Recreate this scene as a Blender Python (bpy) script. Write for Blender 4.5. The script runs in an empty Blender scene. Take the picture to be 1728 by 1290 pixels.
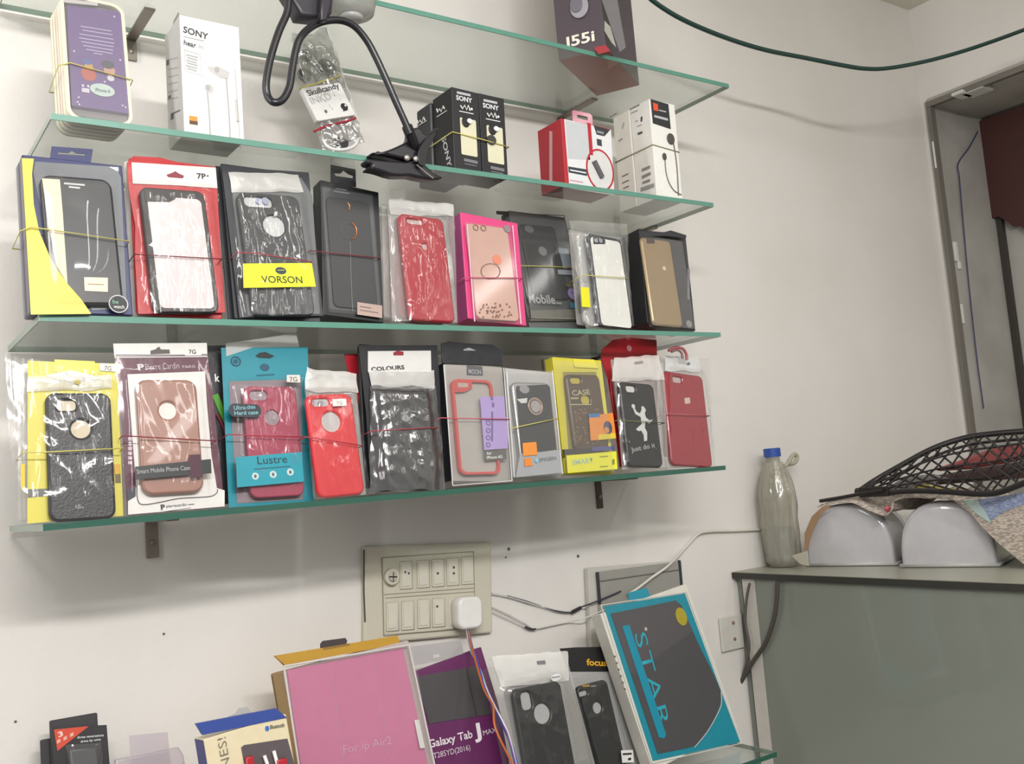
import bpy, math, random
from mathutils import Vector, Matrix, noise
random.seed(7)
SC = bpy.context.scene
COL = SC.collection
# ------------------------------------------------------------------ camera calibration
EYE = Vector((0.0, 0.0, 1.55))
FPX = 1654.5
RR = ((0.8170530841438166, -0.010452704701200213, 0.5764676909034078),
      (-0.570706459036765, 0.12747738775735298, 0.8111988986828562),
      (-0.08196581790475034, -0.9917863966474793, 0.09819036673836355))
def ray(p):
    c = (p[0] - 864.0, p[1] - 645.0, FPX)
    return Vector([sum(RR[i][k] * c[k] for k in range(3)) for i in range(3)]).normalized()
def on_plane(p, o, n):
    r = ray(p); t = (o - EYE).dot(n) / r.dot(n)
    return EYE + r * t
def PY(p, y): return on_plane(p, Vector((0, y, 0)), Vector((0, 1, 0)))
def PZ(p, z): return on_plane(p, Vector((0, 0, z)), Vector((0, 0, 1)))
def PX(p, x): return on_plane(p, Vector((x, 0, 0)), Vector((1, 0, 0)))
YW = 1.331          # back wall
XE = 2.280          # end wall
YF = 1.10           # front edges of the glass shelves
ZA, ZB, ZC, ZD, ZE = 1.55 + .6496, 1.55 + .4308, 1.55 + .2105, 1.55 - .0065, 1.55 - .4655   # shelf tops
GT = .007
# ------------------------------------------------------------------ materials
def lin(h):
    h = h.lstrip('#'); o = []
    for i in (0, 2, 4):
        c = int(h[i:i + 2], 16) / 255
        o.append(c / 12.92 if c <= .04045 else ((c + .055) / 1.055) ** 2.4)
    return (*o, 1)
MATS = {}
def mat(hexc, rough=.5, metal=0, spec=.5, bump=0, bscale=60, emit=0, coat=0):
    key = (hexc, rough, metal, spec, bump, bscale, emit, coat)
    if key in MATS: return MATS[key]
    m = bpy.data.materials.new('surface_' + hexc.strip('#')); m.use_nodes = True
    nt = m.node_tree; b = nt.nodes['Principled BSDF']
    col = lin(hexc)
    tc = nt.nodes.new('ShaderNodeTexCoord'); n = nt.nodes.new('ShaderNodeTexNoise')
    n.inputs['Scale'].default_value = bscale
    nt.links.new(tc.outputs['Object'], n.inputs['Vector'])
    r = nt.nodes.new('ShaderNodeMixRGB'); r.inputs[1].default_value = tuple(c * .93 for c in col[:3]) + (1,)
    r.inputs[2].default_value = tuple(min(1, c * 1.06) for c in col[:3]) + (1,)
    nt.links.new(n.outputs['Fac'], r.inputs[0]); nt.links.new(r.outputs[0], b.inputs['Base Color'])
    b.inputs['Roughness'].default_value = rough; b.inputs['Metallic'].default_value = metal
    b.inputs['Specular IOR Level'].default_value = spec
    b.inputs['Coat Weight'].default_value = coat
    if bump:
        bp = nt.nodes.new('ShaderNodeBump'); bp.inputs['Strength'].default_value = bump; bp.inputs['Distance'].default_value = .002
        nt.links.new(n.outputs['Fac'], bp.inputs['Height']); nt.links.new(bp.outputs[0], b.inputs['Normal'])
    MATS[key] = m; return m
def clear_mat(name, tint='#ffffff', gloss=.12, rough=.12, milk=.05, milkcol='#ffffff', bump=.0, bscale=25, stretch=(1, 1, 1)):
    if name in MATS: return MATS[name]
    m = bpy.data.materials.new(name); m.use_nodes = True; nt = m.node_tree; nt.nodes.clear()
    N = nt.nodes.new; L = nt.links.new
    out = N('ShaderNodeOutputMaterial'); tr = N('ShaderNodeBsdfTransparent'); tr.inputs[0].default_value = lin(tint)
    df = N('ShaderNodeBsdfDiffuse'); df.inputs[0].default_value = lin(milkcol)
    gl = N('ShaderNodeBsdfGlossy'); gl.inputs['Roughness'].default_value = rough
    fr = N('ShaderNodeLayerWeight'); fr.inputs['Blend'].default_value = .5
    pw = N('ShaderNodeMath'); pw.operation = 'POWER'; pw.inputs[1].default_value = 4.0; L(fr.outputs['Facing'], pw.inputs[0])
    ad = N('ShaderNodeMath'); ad.operation = 'MULTIPLY_ADD'; ad.inputs[1].default_value = .6; ad.inputs[2].default_value = gloss; ad.use_clamp = True
    L(pw.outputs[0], ad.inputs[0])
    m1 = N('ShaderNodeMixShader'); m1.inputs[0].default_value = milk
    L(tr.outputs[0], m1.inputs[1]); L(df.outputs[0], m1.inputs[2])
    m2 = N('ShaderNodeMixShader'); L(ad.outputs[0], m2.inputs[0]); L(m1.outputs[0], m2.inputs[1]); L(gl.outputs[0], m2.inputs[2])
    L(m2.outputs[0], out.inputs[0])
    if bump:
        tc = N('ShaderNodeTexCoord'); mp = N('ShaderNodeMapping'); mp.inputs['Scale'].default_value = stretch
        n = N('ShaderNodeTexNoise'); n.inputs['Scale'].default_value = bscale; n.inputs['Detail'].default_value = 3; n.inputs['Distortion'].default_value = 1.0
        bp = N('ShaderNodeBump'); bp.inputs['Strength'].default_value = bump; bp.inputs['Distance'].default_value = .004
        L(tc.outputs['Object'], mp.inputs[0]); L(mp.outputs[0], n.inputs['Vector']); L(n.outputs['Fac'], bp.inputs['Height'])
        L(bp.outputs[0], gl.inputs['Normal']); L(bp.outputs[0], fr.inputs['Normal'])
    MATS[name] = m; return m
def FILM(): return clear_mat('crinkled_clear_film', '#fdfdfd', .05, .09, .015, '#ffffff', .45, 22, (2.4, 2.4, .35))
def FILM_SMOOTH(): return clear_mat('smooth_clear_film', '#fbfbfb', .045, .08, .015, '#ffffff', .16, 9, (1, 1, .4))
def MILKY(): return clear_mat('milky_film', '#f6f6f6', .05, .22, .55, '#f4f2ee', .5, 30, (1, 1, 1))
def HAZY(): return clear_mat('hazy_film', '#f8f8f8', .04, .2, .16, '#f0eeea', .3, 24, (2, 2, .5))
def BLISTER(): return clear_mat('blister_shell', '#f4f4f4', .03, .07, .04, '#ffffff', .0)
def GLASS(): return clear_mat('shelf_glass', '#f3f6f4', .03, .03, .04, '#cfd2ce')
# ------------------------------------------------------------------ object helpers
def link(name, me, m=None, parent=None, smooth=False):
    me.name = name
    o = bpy.data.objects.new(name, me); COL.objects.link(o)
    if m is not None:
        me.materials.clear(); me.materials.append(m)
    if smooth:
        for p in me.polygons: p.use_smooth = True
    if parent is not None: o.parent = parent
    return o
def tag(o, label=None, cat=None, group=None, kind=None):
    if label: o['label'] = label
    if cat: o['category'] = cat
    if group: o['group'] = group
    if kind: o['kind'] = kind
    return o
def empty(name, label, cat, group=None, M=None):
    o = bpy.data.objects.new(name, None); COL.objects.link(o); o.empty_display_size = .01
    if M is not None: o.matrix_world = M
    return tag(o, label, cat, group)
def mesh(verts, faces):
    me = bpy.data.meshes.new('m'); me.from_pydata([tuple(v) for v in verts], [], faces); me.update(); return me
def box_mesh(x0, x1, y0, y1, z0, z1, bev=0):
    import bmesh
    v = [(x, y, z) for x in (x0, x1) for y in (y0, y1) for z in (z0, z1)]
    f = [(0, 1, 3, 2), (4, 6, 7, 5), (0, 4, 5, 1), (2, 3, 7, 6), (0, 2, 6, 4), (1, 5, 7, 3)]
    me = mesh(v, f)
    if bev:
        bm = bmesh.new(); bm.from_mesh(me)
        bmesh.ops.bevel(bm, geom=list(bm.edges), offset=bev, segments=2, affect='EDGES', profile=.5)
        bm.to_mesh(me); bm.free()
    return me
def join_meshes(ms):
    vs, fs = [], []
    for me in ms:
        b = len(vs); vs += [tuple(v.co) for v in me.vertices]; fs += [tuple(b + i for i in p.vertices) for p in me.polygons]
    return mesh(vs, fs)
def xf(me, fn):
    for v in me.vertices: v.co = Vector(fn(v.co))
    me.update(); return me
def fill_once(outlines, half, bev, res):
    cu = bpy.data.curves.new('c', 'CURVE'); cu.dimensions = '2D'; cu.fill_mode = 'BOTH'
    for pts in outlines:
        sp = cu.splines.new('POLY'); sp.points.add(len(pts) - 1); sp.use_cyclic_u = True
        for i, p in enumerate(pts): sp.points[i].co = (p[0], p[1], 0, 1)
    cu.extrude = max(half - bev, 0); cu.bevel_depth = bev; cu.bevel_resolution = res; cu.offset = -bev
    o = bpy.data.objects.new('tmp', cu); me = bpy.data.meshes.new_from_object(o)
    bpy.data.objects.remove(o); return me
def fill_mesh(outlines, half, bev=0, res=1):
    """flat shape with holes; the fill is checked by its area and redone with slightly moved points if it failed"""
    def sh(p): return abs(sum(p[i][0] * p[(i + 1) % len(p)][1] - p[(i + 1) % len(p)][0] * p[i][1] for i in range(len(p)))) / 2
    if len(outlines) == 1: return fill_once(outlines, half, bev, res)
    want = sh(outlines[0]) - sum(sh(p) for p in outlines[1:])
    for k in range(8):
        me = fill_once(outlines, half, bev, res)
        top = sum(p.area for p in me.polygons if p.normal.z > .98 or p.normal.z < -.98) / 2
        if .72 < top / want < 1.15: break
        e = 2e-5 * (k + 1)
        outlines = [[(x + random.uniform(-e, e), y + random.uniform(-e, e)) for x, y in p] for p in outlines]
        if k > 3: bev *= .5
    return me
def rr_pts(cx, cz, w, h, r, ang=0, n=6):
    r = min(r, w * .46, h * .46); out = []
    for sx, sz, a0 in ((1, 1, 0), (-1, 1, 90), (-1, -1, 180), (1, -1, 270)):
        for i in range(n + 1):
            a = math.radians(a0 + 90 * i / n)
            out.append((sx * (w / 2 - r) + r * math.cos(a), sz * (h / 2 - r) + r * math.sin(a)))
    ca, sa = math.cos(ang), math.sin(ang)
    return [(cx + x * ca - z * sa, cz + x * sa + z * ca) for x, z in out]
def circ(cx, cz, rx, rz=None, n=28):
    rz = rz or rx
    return [(cx + rx * math.cos(2 * math.pi * i / n), cz + rz * math.sin(2 * math.pi * i / n)) for i in range(n)]
def catmull(pts, n=8, closed=False):
    P = [Vector(p) for p in pts]; out = []
    m = len(P)
    for i in range(m if closed else m - 1):
        p0 = P[(i - 1) % m] if closed or i > 0 else P[0]; p1 = P[i]; p2 = P[(i + 1) % m]
        p3 = P[(i + 2) % m] if closed or i + 2 < m else P[-1]
        for k in range(n):
            t = k / n
            out.append(.5 * ((2 * p1) + (p2 - p0) * t + (2 * p0 - 5 * p1 + 4 * p2 - p3) * t * t + (3 * p1 - p0 - 3 * p2 + p3) * t ** 3))
    if not closed: out.append(P[-1])
    return out
def tube_mesh(pts, r, closed=False, sides=8):
    cu = bpy.data.curves.new('c', 'CURVE'); cu.dimensions = '3D'
    sp = cu.splines.new('POLY'); sp.points.add(len(pts) - 1); sp.use_cyclic_u = closed
    for i, p in enumerate(pts): sp.points[i].co = (*p, 1)
    cu.bevel_depth = r; cu.bevel_resolution = max(0, sides // 2 - 2); cu.use_fill_caps = True
    o = bpy.data.objects.new('tmp', cu); me = bpy.data.meshes.new_from_object(o)
    bpy.data.objects.remove(o); return me
def tube(name, pts, r, m, parent=None, smooth=6, closed=False, sides=8):
    if smooth: pts = catmull(pts, smooth, closed)
    return link(name, tube_mesh(pts, r, closed, sides), m, parent, True)
TXT = {}
def text_mesh(s, bold=0, spacing=1):
    k = (s, bold, spacing)
    if k in TXT: return TXT[k].copy()
    cu = bpy.data.curves.new('t', 'FONT'); cu.body = s; cu.size = 1; cu.offset = bold; cu.space_character = spacing
    cu.resolution_u = 3
    o = bpy.data.objects.new('tmp', cu); me = bpy.data.meshes.new_from_object(o); bpy.data.objects.remove(o)
    TXT[k] = me; return me.copy()
def lathe_mesh(prof, n=28, cap=True):
    vs, fs = [], []
    for r, z in prof:
        for i in range(n):
            a = 2 * math.pi * i / n; vs.append((r * math.cos(a), r * math.sin(a), z))
    for j in range(len(prof) - 1):
        for i in range(n):
            k = (i + 1) % n; fs.append((j * n + i, j * n + k, (j + 1) * n + k, (j + 1) * n + i))
    if cap: fs.append(tuple(range(n - 1, -1, -1))); fs.append(tuple((len(prof) - 1) * n + i for i in range(n)))
    return mesh(vs, fs)
# ------------------------------------------------------------------ a package standing on a shelf
class Item:
    """origin bottom centre of the front face; local x right, y into the wall, z up the face"""
    def __init__(s, name, label, cat, quad, zs, yb=1.118, lean=9, T=.012, yaw=0, group=None):
        TL, TR, BR, BL = quad; th = math.radians(lean); ps = math.radians(yaw)
        lift = 0; nb = Vector((-math.sin(ps) * math.cos(th), math.cos(ps) * math.cos(th), -math.sin(th)))
        hn = Vector((-math.sin(ps), math.cos(ps), 0))
        for _ in range(3):
            L = PY(BL, yb); R = on_plane(BR, L, hn)
            O = (L + R) / 2; O.z = zs + lift
            a = on_plane(TL, O, nb); b = on_plane(TR, O, nb)
            v = ((a + b) / 2 - O); s.H = v.length; v.normalize()
            u = nb.cross(v)
            s.W = ((R - L).length + (b - a).length) / 2
            lift = T * math.sin(th) + abs(u.z) * s.W / 2 + .0006
        s.M = Matrix(((u.x, nb.x, v.x, O.x), (u.y, nb.y, v.y, O.y), (u.z, nb.z, v.z, O.z), (0, 0, 0, 1)))
        s.Mi = s.M.inverted(); s.T = T; s.name = name; s.tan = math.tan(th)
        s.o = empty(name, label, cat, group, s.M)
    def loc(s, p, d=0, frame='f'):
        if frame == 'f': o, n = Vector((0, -d, 0)), Vector((0, 1, 0))
        elif frame == 'l': o, n = Vector((-s.W / 2 - d, 0, 0)), Vector((1, 0, 0))
        elif frame == 'r': o, n = Vector((s.W / 2 + d, 0, 0)), Vector((1, 0, 0))
        else: o, n = Vector((0, 0, -d)), Vector((0, 0, 1))
        q = s.Mi @ on_plane(p, s.M @ o, s.M.to_3x3() @ n)
        return (q.x, q.z) if frame == 'f' else ((-q.y, q.z) if frame == 'l' else ((q.y, q.z) if frame == 'r' else (q.x, q.y)))
    def put(s, me, d, frame='f'):
        W = s.W / 2
        if frame == 'f': return xf(me, lambda c: (c.x, -d - c.z, c.y))
        if frame == 'l': return xf(me, lambda c: (-W - d - c.z, -c.x, c.y))
        if frame == 'r': return xf(me, lambda c: (W + d + c.z, c.x, c.y))
        return xf(me, lambda c: (c.x, c.y, -d - c.z))
    def flat(s, name, outl, d0, d1, m, holes=(), bev=0, parent=None, frame='f', smooth=False, label=None):
        me = fill_mesh([outl, *holes], (d1 - d0) / 2, bev)
        s.put(me, (d0 + d1) / 2, frame)
        o = link(name, me, m, parent or s.o, smooth)
        if label: o['label'] = label
        return o
    def poly(s, name, pts, d0, d1, m, frame='f', **k):
        return s.flat(name, [s.loc(p, d1, frame) for p in pts], d0, d1, m, frame=frame, **k)
    def fit(s, quad, d, frame='f'):
        a = [Vector(s.loc(p, d, frame)) for p in quad]
        c = (a[0] + a[1] + a[2] + a[3]) / 4; u = ((a[1] - a[0]) + (a[2] - a[3])) / 2; v = ((a[0] - a[3]) + (a[1] - a[2])) / 2
        return c.x, c.y, u.length, v.length, math.atan2(u.y, u.x) * .5 + (math.atan2(v.y, v.x) - math.pi / 2) * .5
    def rr(s, name, quad, d0, d1, m, r=.004, frame='f', inset=0, **k):
        cx, cz, w, h, a = s.fit(quad, d1, frame)
        return s.flat(name, rr_pts(cx, cz, w - 2 * inset, h - 2 * inset, r, a), d0, d1, m, frame=frame, **k)
    def disc(s, name, p, rpx, d0, d1, m, frame='f', ratio=1, **k):
        c = s.loc(p, d1, frame); e = s.loc((p[0], p[1] - rpx), d1, frame); r = math.hypot(e[0] - c[0], e[1] - c[1])
        return s.flat(name, circ(c[0], c[1], r * ratio, r), d0, d1, m, frame=frame, **k)
    def ring(s, name, p, rpx, wd, d0, d1, m, frame='f', **k):
        c = s.loc(p, d1, frame); e = s.loc((p[0], p[1] - rpx), d1, frame); r = math.hypot(e[0] - c[0], e[1] - c[1])
        return s.flat(name, circ(*c, r), d0, d1, m, holes=[circ(*c, r - wd)], frame=frame, **k)
    def text(s, t, pL, pR, hpx, m, d=.0005, bold=.01, frame='f', name='lettering', parent=None, spacing=1):
        a = Vector(s.loc(pL, d, frame)); b = Vector(s.loc(pR, d, frame)); t0 = Vector(s.loc((pL[0], pL[1] - hpx), d, frame))
        me = text_mesh(t, bold, spacing); xs = [v.co.x for v in me.vertices]; x0, x1 = min(xs), max(xs)
        u = (b - a); wl = u.length; u.normalize(); w = Vector((-u.y, u.x)); h = (t0 - a).length / .73
        k = wl / (x1 - x0)
        xf(me, lambda c: (a.x + u.x * (c.x - x0) * k + w.x * c.y * h, a.y + u.y * (c.x - x0) * k + w.y * c.y * h, 0))
        s.put(me, d, frame)
        return link(name, me, m, parent or s.o)
    def bars(s, name, rows, m, d=.0004, frame='f', parent=None):
        """tiny unreadable print as thin strips: rows of (pL, pR, hpx)"""
        ms = []
        for pL, pR, hp in rows:
            q = [s.loc(pL, d, frame), s.loc(pR, d, frame), s.loc((pR[0], pR[1] - hp), d, frame), s.loc((pL[0], pL[1] - hp), d, frame)]
            ms.append(s.put(fill_mesh([q], .0001), d, frame))
        return link(name, join_meshes(ms), m, parent or s.o)
    def box(s, name, m, bev=.0012, T=None, parent=None, x=None, z=None):
        T = T or s.T; x = x or (-s.W / 2, s.W / 2); z = z or (0, s.H)
        return link(name, box_mesh(x[0], x[1], 0, T, z[0], z[1], bev), m, parent or s.o)
    def shell(s, name, m, d0, d1, inset=0, r=.003, bev=.001, parent=None, top=0):
        return s.flat(name, rr_pts(0, s.H / 2 - top / 2, s.W - 2 * inset, s.H - top - 2 * inset, r), d0, d1, m, bev=bev, parent=parent)
    def line(s, name, pts, r, m, d=.001, frame='f', parent=None, smooth=5):
        P = [s.loc(p, d, frame) for p in pts]
        if frame == 'f': Q = [(x, -d, z) for x, z in P]
        elif frame == 'l': Q = [(-s.W / 2 - d, -h, z) for h, z in P]
        else: Q = [(s.W / 2 + d, h, z) for h, z in P]
        return tube(name, Q, r, m, parent or s.o, smooth)
    def case(s, quad, m, name='phone_case', d0=.001, d1=.0095, r=.010, cam=None, hole=None, insert=None, label=None, bev=.0028, camr=.004, parent=None):
        cx, cz, w, h, a = s.fit(quad, d1)
        holes = []; ins = []
        if cam:
            c = list(s.fit(cam, d1)); mg = bev + .0030
            c[2] = min(c[2], .8 * w); c[0] = max(cx - w / 2 + mg + c[2] / 2, min(cx + w / 2 - mg - c[2] / 2, c[0])); c[1] = min(cz + h / 2 - mg - c[3] / 2, c[1]); holes.append(rr_pts(c[0], c[1], c[2], c[3], camr, a)); ins.append(rr_pts(c[0], c[1], c[2] + .002, c[3] + .002, camr, a))
        if hole:
            p = s.loc(hole[0], d1); e = s.loc((hole[0][0], hole[0][1] - hole[1]), d1); rad = math.hypot(e[0] - p[0], e[1] - p[1])
            holes.append(circ(*p, rad)); ins.append(circ(*p, rad + .001))
        # the rim and, recessed in it, the back plate with its cut-outs
        out = rr_pts(cx, cz, w, h, r, a)
        o = s.flat(name, out, d0, d1, m, holes=holes, bev=bev, smooth=False, parent=parent, label=label)
        if insert is not None:
            for k, q in enumerate(ins):
                s.flat('camera_window' if (cam and k == 0) else 'logo_window', q, d0 + .0002, d1 - .003, insert, parent=o if parent is None else parent)
        return o
    def sheet(s, name, quad, d, m, amp=.0012, nx=20, nz=30, bulge=None, seed=0, freq=60, parent=None, fall=.016, crease=1, back=0, label=None, crumple=0, dome=0):
        """crinkled film over the quad; bulge = quad (px) + height over which the film is stretched"""
        q = [Vector(s.loc(p, d)) for p in quad]
        B = None
        if bulge:
            B = s.fit(bulge[0], bulge[1]); bh = bulge[1]
        vs, fs = [], []
        for j in range(nz + 1):
            for i in range(nx + 1):
                t, w = i / nx, 1 - j / nz
                p = (q[0] * (1 - t) + q[1] * t) * w + (q[3] * (1 - t) + q[2] * t) * (1 - w)
                hgt = d
                if B:
                    ca, sa = math.cos(-B[4]), math.sin(-B[4]); dx, dz = p.x - B[0], p.y - B[1]
                    lx, lz = dx * ca - dz * sa, dx * sa + dz * ca
                    ox = max(abs(lx) - B[2] / 2, 0); oz = max(abs(lz) - B[3] / 2, 0); k = max(0, 1 - math.hypot(ox, oz) / fall)
                    k = k * k * (3 - 2 * k); hgt = d + (bh + .0016 - d) * k + dome * max(0, 1 - (2 * lx / (B[2] * 1.25)) ** 2) * max(0, 1 - abs(2 * lz / (B[3] * 1.15)) ** 5)
                v3 = Vector((p.x * freq, p.y * freq * .45, seed * 7.3))
                wx = p.x + .010 * noise.noise(Vector((p.x * 9, p.y * 11, seed)))
                n = noise.noise(Vector((wx * freq * .9, p.y * freq * .16, seed * 7.3))); n2 = abs(noise.noise(Vector((wx * freq * 1.1 + p.y * 16, p.y * 7, seed + 3.1)))); n3 = abs(noise.noise(Vector((p.x * 30 + p.y * 34, p.y * 12 - p.x * 26, seed + 5.5))))
                k2 = (n * .5 + .5) * .8 + crease * ((1 - min(1, n2 * 4)) * .45 + (1 - min(1, n3 * 7)) * .45)
                if crumple:
                    m2 = abs(noise.noise(v3 * 1.5 + Vector((3.1, .7, 1)))); m3 = abs(noise.noise(Vector((p.x * 60 + p.y * 40, p.y * 40 - p.x * 30, seed + 1.5))))
                    k2 = k2 * (1 - crumple) + crumple * ((n * .5 + .5) * .5 + (1 - min(1, m2 * 3)) * .6 + (1 - min(1, m3 * 3)) * .8)
                edge = min(1, 5 * min(t, 1 - t, j / nz, 1 - j / nz) + .25)
                vs.append((p.x + (noise.noise(v3 * .4) * amp if 0 < i < nx else noise.noise(Vector((seed, p.y * 40, 2))) * amp * 1.5), -(hgt + amp * k2 * edge), p.y + (noise.noise(Vector((p.x * 40, seed, 9))) * amp * 1.5 if j in (0, nz) else 0)))
        for j in range(nz):
            for i in range(nx):
                a = j * (nx + 1) + i; fs.append((a, a + 1, a + nx + 2, a + nx + 1))
        o = link(name, mesh(vs, fs), m, parent or s.o, True)
        if label: o['label'] = label
        return o
    def band(s, label, pL, pR, m, dF, T, extra=0, group=None, mid=None, name='rubber_band', x=None):
        """a rubber band round the item (and what stands behind it)"""
        a = s.loc(pL, dF); b = s.loc(pR, dF)
        e = .0012
        pts = [(a[0] - e, -dF - e, a[1])]
        if mid:
            for q in mid: c = s.loc(q, dF); pts.append((c[0], -dF - e, c[1]))
        pts += [(b[0] + e, -dF - e, b[1]), (b[0] + e, T + e, b[1] + extra), (a[0] - e, T + e, a[1] + extra)]
        P2 = []
        for i, p in enumerate(pts):
            P2.append(p)
        o = link(name, tube_mesh([s.M @ Vector(p) for p in P2], .0007, True, 6), m, None, True)
        return tag(o, label, 'rubber band', group)
    def behind(s, name, label, cat, n, step, fn, group=None, dx=0, dz=0, first=None):
        """n more packages standing one behind the other behind this one"""
        out = []
        for k in range(n):
            off = (first or s.T) + .0006 + step * k
            M = s.M @ Matrix.Translation((dx * (k + 1) + random.uniform(-.0008, .0008), off, dz * (k + 1) + (off + step - s.T) * s.tan + .0004))
            o = empty(name, label if isinstance(label, str) else label[k], cat, group, M)
            fn(o, k); out.append(o)
        return out
WHITE = mat('#f4f3f0', .5); INK = mat('#1c1c20', .5); BLACK = mat('#18181b', .45)
YBAND = mat('#c9c06a', .5); RBAND = mat('#a8404c', .5)
# ------------------------------------------------------------------ room
def plaster(name, c1, c2, sc=3):
    m = bpy.data.materials.new(name); m.use_nodes = True; nt = m.node_tree; b = nt.nodes['Principled BSDF']
    N = nt.nodes.new; L = nt.links.new
    tc = N('ShaderNodeTexCoord'); n = N('ShaderNodeTexNoise'); n.inputs['Scale'].default_value = sc; n.inputs['Detail'].default_value = 6
    cr = N('ShaderNodeValToRGB'); cr.color_ramp.elements[0].position = .35; cr.color_ramp.elements[1].position = .65
    cr.color_ramp.elements[0].color = lin(c1); cr.color_ramp.elements[1].color = lin(c2)
    n2 = N('ShaderNodeTexNoise'); n2.inputs['Scale'].default_value = 140; n2.inputs['Detail'].default_value = 4
    bp = N('ShaderNodeBump'); bp.inputs['Strength'].default_value = .25; bp.inputs['Distance'].default_value = .0015
    L(tc.outputs['Object'], n.inputs['Vector']); L(tc.outputs['Object'], n2.inputs['Vector'])
    L(n.outputs['Fac'], cr.inputs[0]); L(cr.outputs[0], b.inputs['Base Color']); L(n2.outputs['Fac'], bp.inputs['Height']); L(bp.outputs[0], b.inputs['Normal'])
    b.inputs['Roughness'].default_value = .6; b.inputs['Specular IOR Level'].default_value = .3
    return m
PL = plaster('painted_plaster', '#dedad5', '#e6e2de'); CE = plaster('ceiling_paint', '#d2cfc2', '#dcd9cd')
def structure(name, me, m): return tag(link(name, me, m), kind='structure')
structure('wall_back', box_mesh(-1.2, XE + .12, YW, YW + .12, 0, 2.75), PL)
# end wall with the recessed doorway next to the corner
DY0, DY1, DZ = .55, 1.317, 2.408
structure('wall_right', join_meshes([box_mesh(XE, XE + .30, DY1, YW, 0, 2.75), box_mesh(XE, XE + .30, DY0, DY1, DZ, 2.75), box_mesh(XE, XE + .30, -2.7, DY0, 0, 2.75)]), PL)
structure('ceiling', box_mesh(-1.2, XE + .3, -2.7, YW, 2.654, 2.78), CE)
structure('floor', box_mesh(-1.2, XE + .3, -2.7, YW, -.1, 0), mat('#8d8880', .5))
RV = plaster('grey_reveal', '#aba8a2', '#bcb9b3', 7)
# reveal lining, lintel and the door leaf set back in it
structure('trim_1', join_meshes([box_mesh(XE - .002, XE + .262, DY1 - .006, DY1 + .004, 0, DZ - .002), box_mesh(XE - .004, XE + .262, DY0, DY1 - .006, DZ - .012, DZ + .003)]), RV)
structure('trim_2', join_meshes([box_mesh(XE - .008, XE + .012, DY1 - .014, DY1 - .004, .9, DZ - .012), box_mesh(XE - .009, XE + .006, DY0, DY1 - .004, DZ - .020, DZ - .006)]), mat('#77726b', .7, bump=.6, bscale=90))
dl = structure('door_1', box_mesh(XE + .262, XE + .30, DY0, DY1, 0, DZ), mat('#b9b6b0', .5))
link('door_edge', box_mesh(XE + .246, XE + .262, DY1 - .022, DY1 - .008, 0, DZ - .012), mat('#3d3833', .5), dl)
zb = 1.55 + .60
wood = mat('#4a2a26', .45, bump=.4, bscale=30)
pts = []
n = 14
vs = []
for i in range(n + 1):
    y = DY0 + .01 + (DY1 - .04 - DY0) * i / n
    vs.append((y, zb + .03 * math.sin(i * 1.7) - .02 * (i % 3)))
outl = [(-1, -1)]
vs = [(PX(p, XE + .24).y, PX(p, XE + .24).z) for p in ((1674, 370), (1688, 366), (1700, 373), (1712, 383), (1722, 380), (1735, 390), (1760, 398))]
vs[-1] = (DY0 + .01, vs[-1][1])
outl = vs + [(DY0 + .01, DZ - .02), (vs[0][0], DZ - .02)]
me = fill_mesh([outl], .008); xf(me, lambda c: (XE + .240 + c.z, c.x, c.y))
link('valance_panel', me, wood, dl)
# flakes of paint on the reveal, hanging wire
for k, (p, w, h) in enumerate((((1578, 262), .012, .07), ((1612, 425), .016, .05), ((1622, 530), .014, .05), ((1618, 448), .012, .02))):
    c = PY(p, DY1 - .008)
    o = link('paint_flake', join_meshes([box_mesh(c.x - w / 2, c.x + w / 2, DY1 - .012, DY1 - .006, c.z - h / 2, c.z + h / 2, .002)]), mat('#e3e1dc', .6), dl)
tube('thin_wire', [PY(p, DY1 - .012) for p in ((1650, 222), (1636, 248), (1617, 276), (1619, 300), (1624, 360), (1634, 470), (1648, 600), (1660, 690))], .0016, mat('#3a3d66', .5), dl)
for p, sx in (((1622, 158), .03), ((1647, 152), .055)):
    c = PZ(p, DZ - .016)
    link('lintel_patch', box_mesh(c.x - .02, c.x + .03, c.y - sx / 2, c.y + sx / 2, DZ - .022, DZ - .013, .002), mat('#d8d6d2', .6), dl)
# screw holes in the wall
for p in ((858, 927), (975, 939), (853, 941), (276, 1070), (26, 1218)):
    c = PY(p, YW); rh = .0014 if p[0] in (853, 276, 26) else .0025; me = lathe_mesh([(rh, 0), (rh, .001), (.0005, .0015)], 10); xf(me, lambda q: (c.x + q.x, YW - .0005 - q.z, c.z + q.y))
    o = link('screw_socket', me, mat('#5c5a56', .6)); 
    tag(o, {858: 'dark screw hole in the wall above the wires', 975: 'dark screw hole in the wall above the metal frame', 853: 'tiny pale screw hole just under another hole', 276: 'faint screw hole in the bare wall left of the pink case', 26: 'small wall mark at the lower left of the wall'}[p[0]], 'wall hole', 'holes in the wall')
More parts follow.
